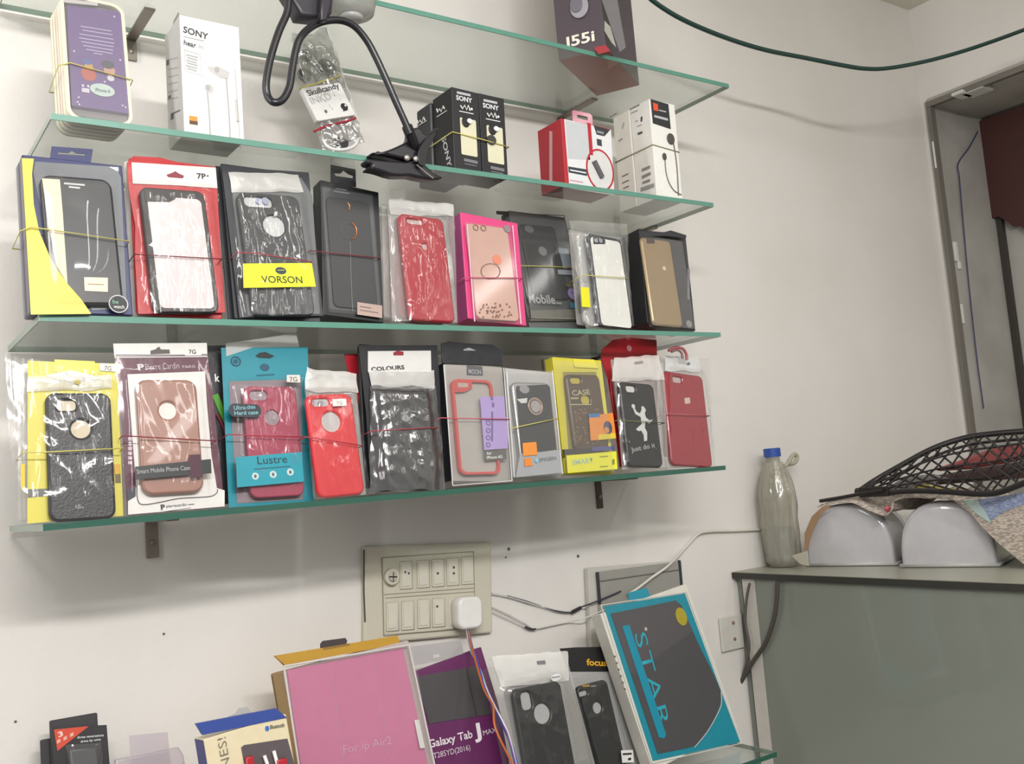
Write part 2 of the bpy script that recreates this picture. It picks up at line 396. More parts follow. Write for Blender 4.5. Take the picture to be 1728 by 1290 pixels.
# ------------------------------------------------------------------ glass shelves
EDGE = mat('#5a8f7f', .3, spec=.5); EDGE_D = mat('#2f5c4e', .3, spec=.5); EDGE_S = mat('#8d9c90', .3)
YBK = YF + .212
def shelf(zt, x0, x1, label, edge=EDGE, y0=YF, y1=YBK):
    o = link('glass_shelf', box_mesh(x0, x1, y0 + .0015, y1, zt - GT, zt), GLASS())
    tag(o, label, 'shelf', 'glass wall shelves')
    link('front_edge', box_mesh(x0, x1, y0, y0 + .0014, zt - GT, zt), edge, o)
    link('back_edge', box_mesh(x0, x1, y1 + .0002, y1 + .0016, zt - GT, zt), mat('#a8bdb0', .3), o)
    for x in (x0 - .0014, x1 + .0002): link('side_edge', box_mesh(x, x + .0012, y0, y1, zt - GT, zt), EDGE_S, o)
    return o
XA1 = PY((1229, 142), YF).x; XB0, XB1 = PY((87, 188), YF).x, PY((1203, 344), YF).x
XC0, XC1 = PY((68, 530), YF).x, PY((1215, 562), YF).x; XD0, XD1 = PY((73, 892), YF).x, PY((1224, 790), YF).x
XE1 = PY((1311, 1269), YF).x
shelf(ZA, .19, XA1, 'topmost glass wall shelf carrying the dark speaker carton')
shelf(ZB, XB0, XB1, 'glass wall shelf carrying earphone boxes and the clamped holder')
shelf(ZC, XC0, XC1, 'glass wall shelf carrying the row that starts with the navy box')
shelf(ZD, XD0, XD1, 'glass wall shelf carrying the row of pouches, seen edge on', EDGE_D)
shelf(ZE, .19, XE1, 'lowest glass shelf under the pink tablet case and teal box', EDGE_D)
# brackets
ST = mat('#8d857c', .4, .6)
def bracket(x, z, label, m=ST, drop=.045, w=.012, ln=.10):
    o = empty('shelf_bracket', label, 'bracket', 'steel shelf brackets'); o.location = (x, YW, z - GT)
    link('wall_leg', box_mesh(-w / 2, w / 2, -.004, -.0005, -drop, -.0005, .0008), m, o)
    link('arm', box_mesh(-w / 2, w / 2, -ln, -.0045, -.0035, -.0005, .0005), m, o)
    me = lathe_mesh([(.0035, 0), (.0035, .002), (.001, .0028)], 12); xf(me, lambda q: (q.x, -.004 - q.z, -drop * .6 + q.y)); link('screw', me, ST, o)
    return o
for (pa, za, nm) in (((219, 50), ZA, 'just right of the purple case stack'), ((942, 175), ZA, 'above the red box')): bracket(PY(pa, YW).x, za, 'steel bracket under the topmost shelf ' + nm, drop=.032, w=.014)
for (pa, nm) in (((275, 265), 'behind the pouch with red border'), ((1040, 372), 'near its right end')): bracket(PY(pa, YW).x, ZB, 'steel bracket under the second shelf from top ' + nm)
for (pa, nm) in (((290, 570), 'near its left end'), ((1000, 580), 'near its right end')): bracket(PY(pa, YW).x, ZC, 'dark steel bracket under the third shelf ' + nm, mat('#4a443f', .5, .3), .05, .014)
bracket(PY((255, 900), YW).x, ZD, 'short steel bracket showing under the left of the lowest pouch shelf', mat('#8b8178', .5, .4), .05, .016)
bracket(PY((1008, 820), YW).x, ZD, 'dark steel bracket showing under the right of the lowest pouch shelf', mat('#554b44', .5, .4), .05, .013)
bracket(.55, ZE, 'steel bracket under the lowest glass shelf left side'); bracket(1.05, ZE, 'steel bracket under the lowest glass shelf right side')
# ------------------------------------------------------------------ green cable hanging across the corner
cab = [(1085, -20), (1100, 0), (1150, 32), (1220, 62), (1290, 84), (1360, 98), (1420, 110), (1460, 116), (1500, 115), (1560, 104), (1620, 88), (1680, 68), (1745, 44)]
ys = [1.16, 1.16, 1.15, 1.14, 1.13, 1.12, 1.10, 1.09, 1.08, 1.05, 1.02, .99, .96]
tag(tube('hanging_cable', [PY(p, y) for p, y in zip(cab, ys)], .0042, mat('#163a33', .4)), 'dark green cable sagging across the wall corner', 'cable')
# ------------------------------------------------------------------ counter / cabinet on the right
XK = 1.425; ZK = 1.55 - .2115
o = empty('glass_cabinet', 'grey glass fronted cabinet under the white lamp covers', 'cabinet'); o.location = (XK, .2, 0)
KT = .011
def kb(name, x0, x1, y0, y1, z0, z1, m, bev=0): return link(name, xf(box_mesh(x0, x1, y0, y1, z0, z1, bev), lambda c: (c.x - XK, c.y - .2, c.z)), m, o)
kb('top_slab', XK, XE - .001, -.6, YW - .001, ZK - KT, ZK, mat('#9a9a8c', .35))
kb('top_edge', XK - .0025, XK - .0004, -.6, YW - .001, ZK - KT - .001, ZK - .001, mat('#33322d', .35))
kb('side_panel', XK + .01, XE - .02, YW - .012, YW - .002, .35, ZK - KT - .001, mat('#7f857e', .5))
kb('back_panel', XE - .03, XE - .02, -.6, YW - .013, .35, ZK - KT - .001, mat('#6d7068', .5))
kb('inner_partition', XK + .18, XK + .185, -.6, .98, .35, ZK - KT - .001, mat('#6b6a5e', .4))
PANE = clear_mat('dusty_cabinet_glass', '#b2b8b0', .06, .06, .80, '#8f948a')
kb('glass_front', XK + .004, XK + .009, -.6, YW - .05, .35, ZK - KT - .001, PANE)
kb('jamb', XK + .003, XK + .022, YW - .05, YW - .02, .35, ZK - KT - .001, mat('#c9c5be', .6, bump=.5))
# cable hanging inside the cabinet, and a small bracket plate
tag(tube('cabinet_cable', [PX(p, XK - .004) for p in ((1312, 982), (1311, 1010), (1306, 1045), (1292, 1085), (1272, 1115), (1258, 1138), (1250, 1152))], .0042, mat('#4b4540', .5)), 'thick dark cable running down the cabinet corner', 'cable')
tag(tube('cabinet_wire', [PX(p, XK - .003) for p in ((1265, 985), (1260, 1012), (1258, 1050), (1264, 1085), (1262, 1110), (1254, 1140))], .0026, mat('#5d5750', .5)), 'thin dark wire beside the thick cabinet cable', 'wire')
hg = empty('door_hinge', 'white painted hinge plate on the wall left of the cabinet', 'hinge'); c = PY((1232, 1068), YW); hg.location = (c.x, YW, c.z)
link('plate', box_mesh(-.030, .030, -.006, -.0008, -.032, .032, .002), mat('#cfccc4', .55), hg)
for sz in (-.012, .018): me = lathe_mesh([(.003, 0), (.003, .002), (.001, .003)], 10); xf(me, lambda q: (q.x + .004, -.006 - q.z, sz + q.y)); link('screw', me, mat('#8a6a5c', .5), hg)
# ================================================================== second shelf (B) and the carton on the top shelf
def plain_plate(o, W, H, T, m, r=.006, name='case', y0=.0005, bev=.0012, x=0, z0=0):
    me = fill_mesh([rr_pts(x, z0 + H / 2, W, H, r)], T / 2, bev); xf(me, lambda c: (c.x, y0 + T / 2 - c.z, c.y))
    return link(name, me, m, o)
# ---- purple printed cases, a stack held by a rubber band
q = ((102, -10), (208, 6), (226, 205), (113, 190))
it = Item('phone_case', 'clear phone case over a purple printed card, front of its stack', 'phone case', q, ZB, 1.116, 9, .010)
CREAM = mat('#ddd6c2', .4); GREYC = mat('#8f8b8c', .35)
W, H = it.W, it.H
rim = it.flat('case_rim', rr_pts(0, H / 2, W, H, .014), -.009, .0, CREAM, holes=[rr_pts(0, H / 2, W - .008, H - .008, .011)], bev=.001)
it.flat('case_back', rr_pts(0, H / 2, W - .0085, H - .0085, .0105), -.009, -.0075, GREYC)
it.poly('printed_card', ((113, 9), (204, 20), (221, 192), (121, 178)), -.007, -.0012, mat('#6f4d94', .4))
rw = []
for k, (a, b) in enumerate(((136, 188), (139, 190), (134, 191), (133, 193), (137, 192), (140, 191), (145, 190), (158, 173))):
    y = 45 + k * 6.5; rw.append(((a, y), (b, y + (b - a) * .16), 1.6))
it.bars('verse_print', rw, mat('#c9b9dc', .5), -.0009)
it.flat('girl_figure_print', circ(*it.loc((150, 124), 0), .008, .009), -.0011, -.0008, mat('#c9583f', .5)); it.disc('girl_figure_print', (150, 112), 6, -.0008, -.0005, mat('#d9a24a', .5)); it.disc('hat_print', (147, 104), 5, -.0007, -.0004, mat('#4a64a8', .5), ratio=1.4)
it.disc('child_figure_print', (185, 119), 8, -.0010, -.0006, mat('#d8a08c', .5)); it.disc('hair_print', (182, 109), 7, -.0009, -.0005, mat('#3b3550', .5), ratio=1.3); it.disc('dress_print', (187, 132), 5, -.0010, -.0005, mat('#e8e4ee', .5))
it.disc('oval_sticker', (173, 152), 10.5, -.0008, -.0002, mat('#cfe0da', .4), ratio=1.65)
it.text('iPhone 6', (161, 154), (186, 157), 6, mat('#3a4a44'), -.0001)
it.bars('badge_print', [((138, 146), (142, 147), 4), ((147, 147), (151, 148), 4), ((138, 155), (151, 157), 7)], mat('#e8e0ee'), -.0008)
for p in ((125, 86), (203, 101), (133, 164), (131, 172), (134, 176), (207, 178), (212, 181), (193, 28), (177, 138)): it.disc('star_print', p, 1.4, -.0008, -.0005, mat('#e9e2f2'))
it.flat('clear_shell', rr_pts(0, H / 2, W - .009, H - .009, .010), -.0002, .0004, clear_mat('soft_shell', '#f4f4f4', .03, .35, .06, '#ffffff'))
it.bars('painted_shine', [((97 + 10, 4), (165, 10), 6)], mat('#b5b1b0', .4), .0006)  # pale grey strip paints a shine along the top of the shell
def fn(o, k):
    me = fill_mesh([rr_pts(0, H / 2, W, H, .014)], .0040, .001); xf(me, lambda c: (c.x, .0042 - c.z, c.y)); link('case_rim', me, (CREAM, mat('#d9c9bb', .4), CREAM, mat('#e2dcc0', .4))[k % 4], o)
    me = fill_mesh([rr_pts(0, H / 2, W - .001, H - .001, .014)], .0012, .0003); xf(me, lambda c: (c.x, .0096 - c.z, c.y)); link('case_back', me, mat('#6a5560', .4), o)
st = ['cream edged phone case right behind the purple printed one', 'cream edged phone case third from the front of the purple stack', 'cream edged phone case fourth from the front of the purple stack', 'cream edged phone case at the back of the purple stack']
it.behind('phone_case', st, 'phone case', 4, .0108, fn, dx=-.0004)
it.band('yellow rubber band round the stack of purple printed cases', (100, 112), (222, 136), YBAND, .0008, .054, mid=[(118, 107)])
# ---- tall white earphone carton
q = ((303, 21), (403, 50), (413, 256), (312, 231))
it = Item('earphone_box', 'tall white earphone carton with painted-in shade on its left side, second shelf', 'box', q, ZB, 1.109, 0, .034)
it.T = max(.034, min(.062, -it.loc((275, 60), 0, 'l')[0]))
bxm = mat('#efeeea', .45)
it.box('carton', bxm, .0006)
it.flat('side_panel', [(-it.T + .0005, .001), (-.0005, .001), (-.0005, it.H - .001), (-it.T + .0005, it.H - .001)], 0, .0002, mat('#c4c3c2', .5), frame='l')  # left side in darker grey: shade painted onto the white carton
G4 = mat('#3a3a3c'); G7 = mat('#a9a8a8'); G8 = mat('#c2c0be')
it.text('SONY', (309, 54), (351, 67), 11, mat('#2b2b2d'), bold=.02, name='brand_lettering')
it.bars('fine_print', [((310, 62), (344, 70), 1.5)], G7)
it.text('hear', (310, 75), (331, 81), 9, G4, bold=.02); it.text('in', (335, 81), (343, 83.5), 8, G7)
it.bars('spec_print', [((314 + (k % 2) * 2, 93 + k * 4.6), (334 - (k % 3), 98 + k * 4.6), 2) for k in range(6)], G7)
it.line('spec_frame', [(311, 84), (338, 92), (341, 128), (313, 119), (311, 84)], .00025, G7, smooth=0)
for c, rr_ in (((368, 119), 9), ((353, 149), 9)):
    it.disc('earbud_print', c, rr_ * .8, .0002, .0005, G8, ratio=1.0)
    it.disc('earbud_print', (c[0] - 2, c[1] - 1), rr_ * .55, .0005, .0007, G7, ratio=.8)
it.poly('earbud_print', ((350, 112), (372, 114), (388, 122), (385, 133), (372, 131), (354, 119)), .0002, .0006, G8)
it.line('cable_print', [(382, 132), (384, 160), (387, 200), (389, 243)], .0007, G7)
it.line('cable_print', [(350, 155), (353, 190), (355, 230), (356, 240)], .0007, G7)
it.line('cable_print', [(397, 117), (399, 150), (401, 180), (404, 218), (405, 250)], .0006, G8); it.line('remote_print', [(398, 168), (401, 205)], .0013, G8)
it.poly('sound_badge', ((319, 195), (333, 197), (334, 211), (320, 209)), .0001, .0005, mat('#d88f3a'))
it.poly('badge_base', ((319.5, 203), (333.5, 205), (334, 211), (320, 209)), .0005, .0007, mat('#5a3b22'))
it.bars('print_pattern', [((280 + a, y), (300, y - 5 + a * .3), 1.6) for y, a in ((102, 3), (118, 4), (131, 3), (143, 3), (156, 4), (168, 6))], G7, frame='l')
it.bars('side_icon', [((281, 111), (285, 109), 9), ((284, 168), (288, 166), 6), ((288, 194), (304, 187), 2), ((288, 203), (293, 200), 10)], mat('#4a4a4c'), frame='l')
it.flat('open_flap', [(-.03, it.H - .0), (-.004, it.H - .0), (-.006, it.H + .006), (-.026, it.H + .004)], -.0012, -.0004, mat('#8f8c88'), frame='l')
# ---- crumpled silver earphone pouch with white card
q = ((487, 55), (560, 42), (615, 243), (545, 262))
it = Item('earphone_pouch', 'crumpled silvery earphone blister with white card, leaning on the wall', 'pouch', q, ZB, 1.22, 12, .014)
SILV = clear_mat('silver_blister', '#e6e6e6', .34, .12, .14, '#d2d2d4', .6, 40)
it.sheet('blister_shell', ((490, 62), (552, 52), (612, 238), (548, 256)), .012, SILV, .0065, 26, 60, seed=3, freq=60, crease=1.1, crumple=1)
it.sheet('blister_back', ((488, 60), (556, 50), (616, 240), (546, 260)), .001, MILKY(), .0015, 12, 20, seed=4)
it.rr('card', ((514, 152), (575, 135), (594, 189), (535, 210)), .012, .0215, mat('#ecebea', .4), r=.003, bev=.001)
it.text('Skullcandy', (521, 162), (574, 148), 9, mat('#4a4a4e'), .0218, bold=.02)
it.text('INKD', (527, 176), (561, 167), 11, mat('#b9b9b9'), .0218, bold=.01)
it.disc('skull_emblem', (581, 180), 5.5, .0215, .0219, mat('#2c2c30')); it.bars('skull_jaw', [((579, 188), (587, 186), 3)], mat('#2c2c30'), .0220); it.disc('skull_eye', (583, 178), 1.6, .0219, .0221, WHITE)
it.disc('small_emblem', (550, 188), 2.8, .0215, .0219, mat('#6a6a6c'), ratio=.8)
it.line('red_cord', [(530, 222), (550, 213), (570, 208), (588, 204), (600, 199)], .0019, mat('#a83244', .4), .017)
for c, r_, m_ in (((552, 112), 13, '#8d8d90'), ((551, 113), 7, '#4c4c50'), ((552, 115), 3, '#3a3a3c'), ((517, 92), 9, '#3a3a3e'), ((515, 125), 10, '#77777c')):
    it.disc('earbud', c, r_, .004 + (14 - r_) * .0003, .010 + (14 - r_) * .0002, mat(m_, .25, .5), bev=.001)
it.line('cable_coil', [(545, 226), (548, 243), (562, 252), (585, 252), (600, 244), (603, 228), (594, 212)], .0026, mat('#ececec', .3), .012)
it.disc('jack', (576, 240), 9, .008, .014, mat('#3c3c40', .3), ratio=1.3, bev=.001)
it.line('yellow_strand', [(505, 150), (518, 145), (532, 142), (548, 136), (562, 133), (573, 127)], .0012, YBAND, .018)
# ---- pair of black earphone boxes with windows and one behind
q = ((761, 147), (808, 157), (812, 286), (767, 276))
sony_lab = ['black earphone box with cream window, left of the pair', 'black earphone box with cream window, right of the pair']
BK = mat('#1c1c20', .42)
def sony_front(it, dx, dy):
    T = lambda p: (p[0] + dx, p[1] + dy)
    it.box('carton', BK, .0006)
    it.bars('top_print', [(T((771, 158)), T((794, 163)), 4)], mat('#b9b9bd'))
    it.text('SONY', T((770, 168)), T((797, 174)), 8, mat('#dcdce0'), bold=.03)
    it.line('wave_emblem', [T(p) for p in ((777, 178), (780, 184), (784, 178), (787, 186), (790, 178), (793, 187))], .0011, WHITE, .001, smooth=0)
    it.disc('emblem_dot', T((796, 184)), 2, .0002, .0008, WHITE)
    it.bars('emblem_line', [(T((775, 188)), T((799, 193)), 1.2)], WHITE)
    it.rr('window', (T((775, 197)), T((802, 204)), T((807, 266)), T((780, 260))), .0002, .0006, mat('#d9d5b9', .35), r=.002)
    it.disc('earbud', T((787, 205)), 9, .0006, .003, BLACK, ratio=.8, bev=.0008); it.disc('earbud_shine', T((793, 204)), 4, .003, .0045, mat('#e8e8ee', .2), ratio=1.2)
    it.bars('bottom_print', [(T((783, 272)), T((806, 277)), 5), (T((784, 277)), T((804, 281)), 1.5)], mat('#77777b'))
it = Item('earphone_box', sony_lab[0], 'box', q, ZB, 1.116, 0, .052, group='black earphone boxes'); itA = it
sony_front(it, 0, 0)
it.line('side_emblem', [(737, 184), (739, 190), (742, 184), (745, 189), (748, 179), (750, 184)], .0010, WHITE, .0006, 'l', smooth=0)
it.bars('side_emblem_line', [((737, 198), (754, 187), 1.2)], WHITE, frame='l')
me = text_mesh('SONY', .02); xs = [v.co.x for v in me.vertices]
a = Vector(it.loc((745, 233), .0004, 'l')); b = Vector(it.loc((756, 281), .0004, 'l')); k = (b - a).length / (max(xs) - min(xs)); hh = .011 / .73
xf(me, lambda c: (a.x + .0 + c.y * hh + (b.x - a.x) * (c.x - min(xs)) / (max(xs) - min(xs)), a.y - (c.x - min(xs)) * k, 0)); it.put(me, .0004, 'l'); link('side_lettering', me, mat('#c9c9cd'), it.o)
q = ((809, 158), (849, 166), (858, 294), (813, 286))
it = Item('earphone_box', sony_lab[1], 'box', q, ZB, 1.116, 0, .052, group='black earphone boxes'); sony_front(it, 45, 13)
it.disc('cable_knot', (830, 236), 8, .0007, .003, mat('#3a3835'), ratio=1.1)
M = itA.M @ Matrix.Translation((-.004, .054, 0))
o = empty('earphone_box', 'black earphone box standing behind the pair, beside the clamp', 'box', 'black earphone boxes', M)
link('carton', box_mesh(-itA.W / 2, itA.W / 2, 0, .040, 0, itA.H - .003, .003), mat('#2f2f33', .42), o)
pseudo = itA
a = [Vector((-itA.W / 2 - .0008 - 0, 0, 0))]
def lp(p): 
    v = M.inverted() @ on_plane(p, M @ Vector((-itA.W / 2 - .0006, 0, 0)), M.to_3x3() @ Vector((1, 0, 0))); return (v.x, v.y, v.z)
link('side_emblem', tube_mesh([lp(p) for p in ((704, 203), (706, 209), (709, 203), (712, 208), (715, 198), (717, 203))], .0010, False, 6), WHITE, o)
link('side_emblem_line', tube_mesh([lp(p) for p in ((702, 215), (719, 204))], .0006, False, 6), WHITE, o)
ob = itA
tag(link('rubber_band', tube_mesh([itA.M @ Vector(p) for p in ((-itA.W / 2 - .002, -.001, .055), (itA.W / 2, -.0035, .052), (itA.W * 1.5 + .003, -.001, .050), (itA.W * 1.5 + .003, .096, .05), (-itA.W / 2 - .006, .096, .05))], .0008, True, 6), YBAND, None, True), 'thin yellow rubber band round the black earphone boxes', 'rubber band')
# ---- red and white box
q = ((946, 199), (1030, 218), (1038, 332), (955, 319))
it = Item('charger_box', 'red and white box with a red ring printed, beside white earphone boxes', 'box', q, ZB, 1.116, 0, .060)
RED = mat('#b3202e', .4)
it.box('carton', RED, .0006)
it.poly('front_panel', ((952, 201), (1031, 219), (1037, 330), (961, 318)), .0001, .0004, mat('#dfe0e2', .4))
it.poly('grey_panel', ((954, 203), (991, 210), (996, 270), (959, 268)), .0004, .0006, mat('#c3c6ca', .4))
it.poly('red_line', ((991, 207), (997, 209), (1001, 262), (995, 262)), .0004, .0008, RED)
it.poly('dark_flag', ((1002, 212), (1030, 219), (1020, 230), (1007, 227)), .0004, .0008, mat('#33333a'))
it.bars('flag_print', [((1007, 224), (1019, 227), 4)], mat('#8a8a90'), .001)
it.poly('small_icon', ((1007, 234), (1015, 236), (1016, 247), (1008, 245)), .0004, .0008, mat('#3c3c44'))
it.poly('dark_strip', ((959, 281), (990, 286), (991, 297), (960, 291)), .0004, .0008, mat('#2e3a44'))
it.bars('strip_print', [((962, 288), (989, 293), 2)], WHITE, .001)
it.bars('fine_print', [((962, 305), (984, 309), 2), ((962, 311), (980, 314), 2)], mat('#c99aa6'), .0006)
c = it.loc((1013, 287), .001); e = it.loc((1013, 252), .001); r1 = math.hypot(e[0] - c[0], e[1] - c[1])
it.flat('ring_print', circ(*c, r1 * .83, r1), .0004, .0009, RED, holes=[circ(*c, r1 * .83 - .003, r1 - .003)])
it.flat('ring_disc', circ(*c, r1 * .83 - .003, r1 - .003), .0004, .0006, mat('#d5d5d4'))
it.line('device_print', [(1002, 272), (1016, 300)], .0045, mat('#57575a'), .0015, smooth=0)
it.bars('side_stripe', [((927, 313), (932, 314), 92)], mat('#d8a9ab'), frame='l')
it.flat('hang_tab', rr_pts(-.004, it.H + .008, .040, .022, .005), -.0030, -.0024, clear_mat('pink_tab', '#f2b8c6', .05, .1, .45, '#e8a0b4'), holes=[rr_pts(-.004, it.H + .010, .022, .006, .003)])
# ---- two white earphone boxes
q = ((1106, 170), (1139, 177), (1156, 336), (1115, 329))
JB = mat('#ebeae4', .45)
def side_print(it, dx, dy):
    T = lambda p: (p[0] + dx, p[1] + dy)
    it.bars('print_pattern', [(T((1063, 186)), T((1079, 178)), 2.5), (T((1065, 192)), T((1076, 187)), 1.5), (T((1072, 206)), T((1076, 204)), 1.2), (T((1075, 214)), T((1083, 211)), 1), (T((1083, 290)), T((1097, 284)), 5), (T((1083, 302)), T((1098, 295)), 5), (T((1084, 311)), T((1097, 306)), 4)], mat('#8c8a88'), frame='l')
    it.bars('side_icon', [(T((1081, 206)), T((1084, 204)), 8), (T((1076, 228)), T((1084, 225)), 3.5)], mat('#4c4c4c'), frame='l')
q1 = ((1096, 166), (1137, 178), (1153, 338), (1107, 328))
it = Item('earphone_box', 'white earphone box with black corner label, rightmost on second shelf', 'box', q1, ZB, 1.118, 0, .046)
it.box('carton', JB, .0006)
it.poly('black_label', ((1098, 167), (1128, 176), (1132, 218), (1102, 208)), .0001, .0006, mat('#26292c', .35))
it.poly('orange_logo', ((1102, 173), (1110, 176), (1111, 188), (1103, 186)), .0006, .0009, mat('#e2512e'))
it.bars('logo_print', [((1112, 187), (1124, 190), 2), ((1104, 198), (1127, 204), 4)], mat('#b9b9bb'), .001)
it.line('cable_print', [(1136, 238), (1140, 262), (1143, 290), (1145, 330)], .0010, mat('#6a6866'), .001)
it.line('cable_print', [(1122, 266), (1124, 290), (1129, 308), (1138, 322), (1150, 329)], .0008, mat('#6a6866'), .001)
it.disc('earbud_print', (1133, 234), 9, .0004, .003, mat('#4c4945'), ratio=.85, bev=.0008); it.disc('earbud_print', (1122, 264), 6, .0004, .002, mat('#4c4945'), ratio=.7, bev=.0005)
side_print(it, 0, 0)
it.bars('grey_block', [((1081, 324), (1104, 316), 7)], mat('#9a9a97'), frame='l')
it2 = it
M = it.M @ Matrix.Translation((-.002, .0475, 0))
o = empty('earphone_box', 'white earphone box standing behind the one with black label', 'box', None, M)
link('carton', box_mesh(-it.W / 2, it.W / 2, 0, .040, 0, it.H - .002, .0006), mat('#e6e3da', .45), o)
def lp(p, M=M, W=it.W):
    return M.inverted() @ on_plane(p, M @ Vector((-W / 2 - .0006, 0, 0)), M.to_3x3() @ Vector((1, 0, 0)))
ms = []
for a, b in (((1029, 198), (1041, 191)), ((1050, 217), (1053, 207)), ((1044, 238), (1050, 234)), ((1050, 298), (1060, 293)), ((1050, 309), (1061, 304)), ((1052, 318), (1061, 314))): ms.append(tube_mesh([lp(a), lp(b)], .0009, False, 6))
link('print_pattern', join_meshes(ms), mat('#8c8a88'), o)
tag(link('rubber_band', tube_mesh([it.M @ Vector(p) for p in ((-it.W / 2 - .001, -.001, .090), (it.W / 2 + .001, -.001, .086), (it.W / 2 + .001, .0895, .088), (-it.W / 2 - .004, .0895, .088))], .0008, True, 6), mat('#8f8c6c'), None, True), 'dull rubber band round the two white earphone boxes', 'rubber band')
# ---- carton on the top shelf, seen from below
A0, A1, A2 = PZ((943, 103), ZA), PZ((992, 166), ZA), PZ((1064, 148), ZA)
A3 = A0 + A2 - A1
ux = (A3 - A0); wd = ux.length; ux.normalize(); dp = (A1 - A0).length; uy = Vector((-ux.y, ux.x, 0))
hb = .26
M = Matrix(((ux.x, uy.x, 0, A0.x), (ux.y, uy.y, 0, A0.y), (0, 0, 1, ZA + .0006), (0, 0, 0, 1)))
o = empty('speaker_carton', 'dark purple speaker carton with red base on the topmost shelf', 'box', None, M)
link('carton', box_mesh(0, wd, 0, dp, 0, hb, .0008), mat('#4a4048', .4), o)
link('red_base', box_mesh(.001, wd - .001, .001, dp - .001, -.0004, -.0001), mat('#c4655a', .5), o)
Mi = M.inverted(); R3 = M.to_3x3()
def cf(p, d=.0006): v = Mi @ on_plane(p, M @ Vector((0, -d, 0)), R3 @ Vector((0, 1, 0))); return v
def cflat(name, pts, m, d=.0006):
    me = fill_mesh([[(cf(p, d).x, cf(p, d).z) for p in pts]], .0002); xf(me, lambda c: (c.x, -d - c.z, c.y)); return link(name, me, m, o)
me = text_mesh('I55i', .025); xs = [v.co.x for v in me.vertices]
a, b = cf((957, 80)), cf((1004, 68)); kx = (b.x - a.x) / (max(xs) - min(xs)); kz = (cf((957, 62)).z - cf((957, 80)).z) / .73
xf(me, lambda c: (a.x + (c.x - min(xs)) * kx, -.0008, a.z + c.y * kz + (b.z - a.z) * (c.x - min(xs)) / (max(xs) - min(xs)))); link('lettering', me, mat('#e9e4d6'), o)
c = cf((978, 12)); r_ = (cf((978, -8)).z - c.z)
me = fill_mesh([circ(c.x, c.z, abs(r_) * .8, abs(r_))], .002, .001); xf(me, lambda q: (q.x, -.002 - q.z, q.y)); link('speaker_print', me, mat('#9a979f', .3), o)
me = fill_mesh([circ(c.x - .004, c.z + .004, abs(r_) * .55, abs(r_) * .7)], .002, .001); xf(me, lambda q: (q.x, -.0035 - q.z, q.y)); link('cone_print', me, mat('#6e6974', .3), o)
cflat('red_print', ((1002, 80), (1022, 76), (1030, 86), (1010, 92)), mat('#a12c34'))
cflat('silver_print', ((1020, 35), (1030, 45), (1040, 80), (1032, 72), (1020, 52)), mat('#9b9a8e'))
cflat('slanted_print', ((1012, -10), (1040, -10), (1056, 80), (1046, 88)), mat('#6d6a6c'), .0004)
# ---- gooseneck holder clamped to the shelf edge
g = empty('gooseneck_holder', 'black gooseneck phone holder clamped to the edge of the second shelf', 'phone holder', None, Matrix.Translation(PY((690, 268), YF - .01)))
def gl(pts, ys): 
    base = g.matrix_world.translation
    return [PY(p, y) - base for p, y in zip(pts, ys)]
PLK = mat('#1d1c22', .28, spec=.6)
gp = [(487, -6), (484, 22), (470, 55), (456, 100), (449, 140), (452, 163), (463, 173), (477, 168), (488, 148), (493, 118), (499, 85), (508, 62), (528, 44), (552, 35), (578, 35), (600, 46), (620, 70), (636, 100), (652, 135), (668, 172), (682, 203), (692, 226)]
tube('gooseneck', gl(gp, [1.06] * 6 + [1.055] * 6 + [1.06] * 10), .0046, PLK, g, 6, sides=12)
tube('neck_socket', gl([(687, 214), (694, 232), (700, 250)], [1.062, 1.07, 1.08]), .0072, PLK, g, 4, sides=12)
def gplate(name, pts, y0, th, m, bev=.001, sm=3):
    base = g.matrix_world.translation
    P = [PY(p, y0) - base for p in pts]
    c2 = [(v.x, v.z) for v in (catmull([(p.x, 0, p.z) for p in P], sm, True) if sm else P)]
    me = fill_mesh([c2], th / 2, bev, 2); xf(me, lambda c: (c.x, y0 - base.y - c.z, c.y)); return link(name, me, m, g)
JX = [(622, 262), (640, 260), (662, 252), (685, 239), (690, 222), (702, 220), (712, 230), (730, 220), (736, 224), (722, 234), (712, 250), (706, 270), (690, 275), (655, 268)]
gplate('upper_jaw', JX, YF - .013, .022, PLK, .003)
gplate('lower_jaw', [(615, 272), (640, 274), (680, 276), (704, 272), (712, 282), (728, 296), (741, 303), (728, 307), (700, 303), (686, 300), (660, 300), (634, 292), (616, 288), (622, 282), (615, 279)], YF - .014, .020, mat('#232227', .35), .003)
gplate('spring_lever', [(705, 255), (720, 232), (735, 224), (730, 238), (722, 255), (716, 280), (706, 276)], YF - .030, .004, BLACK, .001)
for p in ((686, 267), (701, 269)):
    c = PY(p, YF - .027) - g.matrix_world.translation
    me = lathe_mesh([(.0042, 0), (.0040, .003), (.0018, .004)], 16); xf(me, lambda q: (c.x + q.x, c.y - q.z, c.z + q.y)); link('pivot_pin', me, mat('#b9b2ac', .3, .7), g, True)
tube('metal_glint_bar', gl([(703, 278), (718, 291), (731, 301)], [YF - .028] * 3), .0012, mat('#b8b6b4', .2, .8), g, 2)
# phone cradle at its upper end
c0 = PY((508, 12), 1.075) - g.matrix_world.translation
gplate('cradle', [(474, -10), (496, 24), (500, 33), (545, 38), (553, 30), (556, -6), (540, -30), (495, -30)], 1.075, .028, mat('#34323a', .4), .004, 0)
gplate('cradle_arm', [(542, -20), (557, -20), (556, 12), (549, 37), (538, 37)], 1.050, .010, mat('#2b2730', .35), .002, 0)
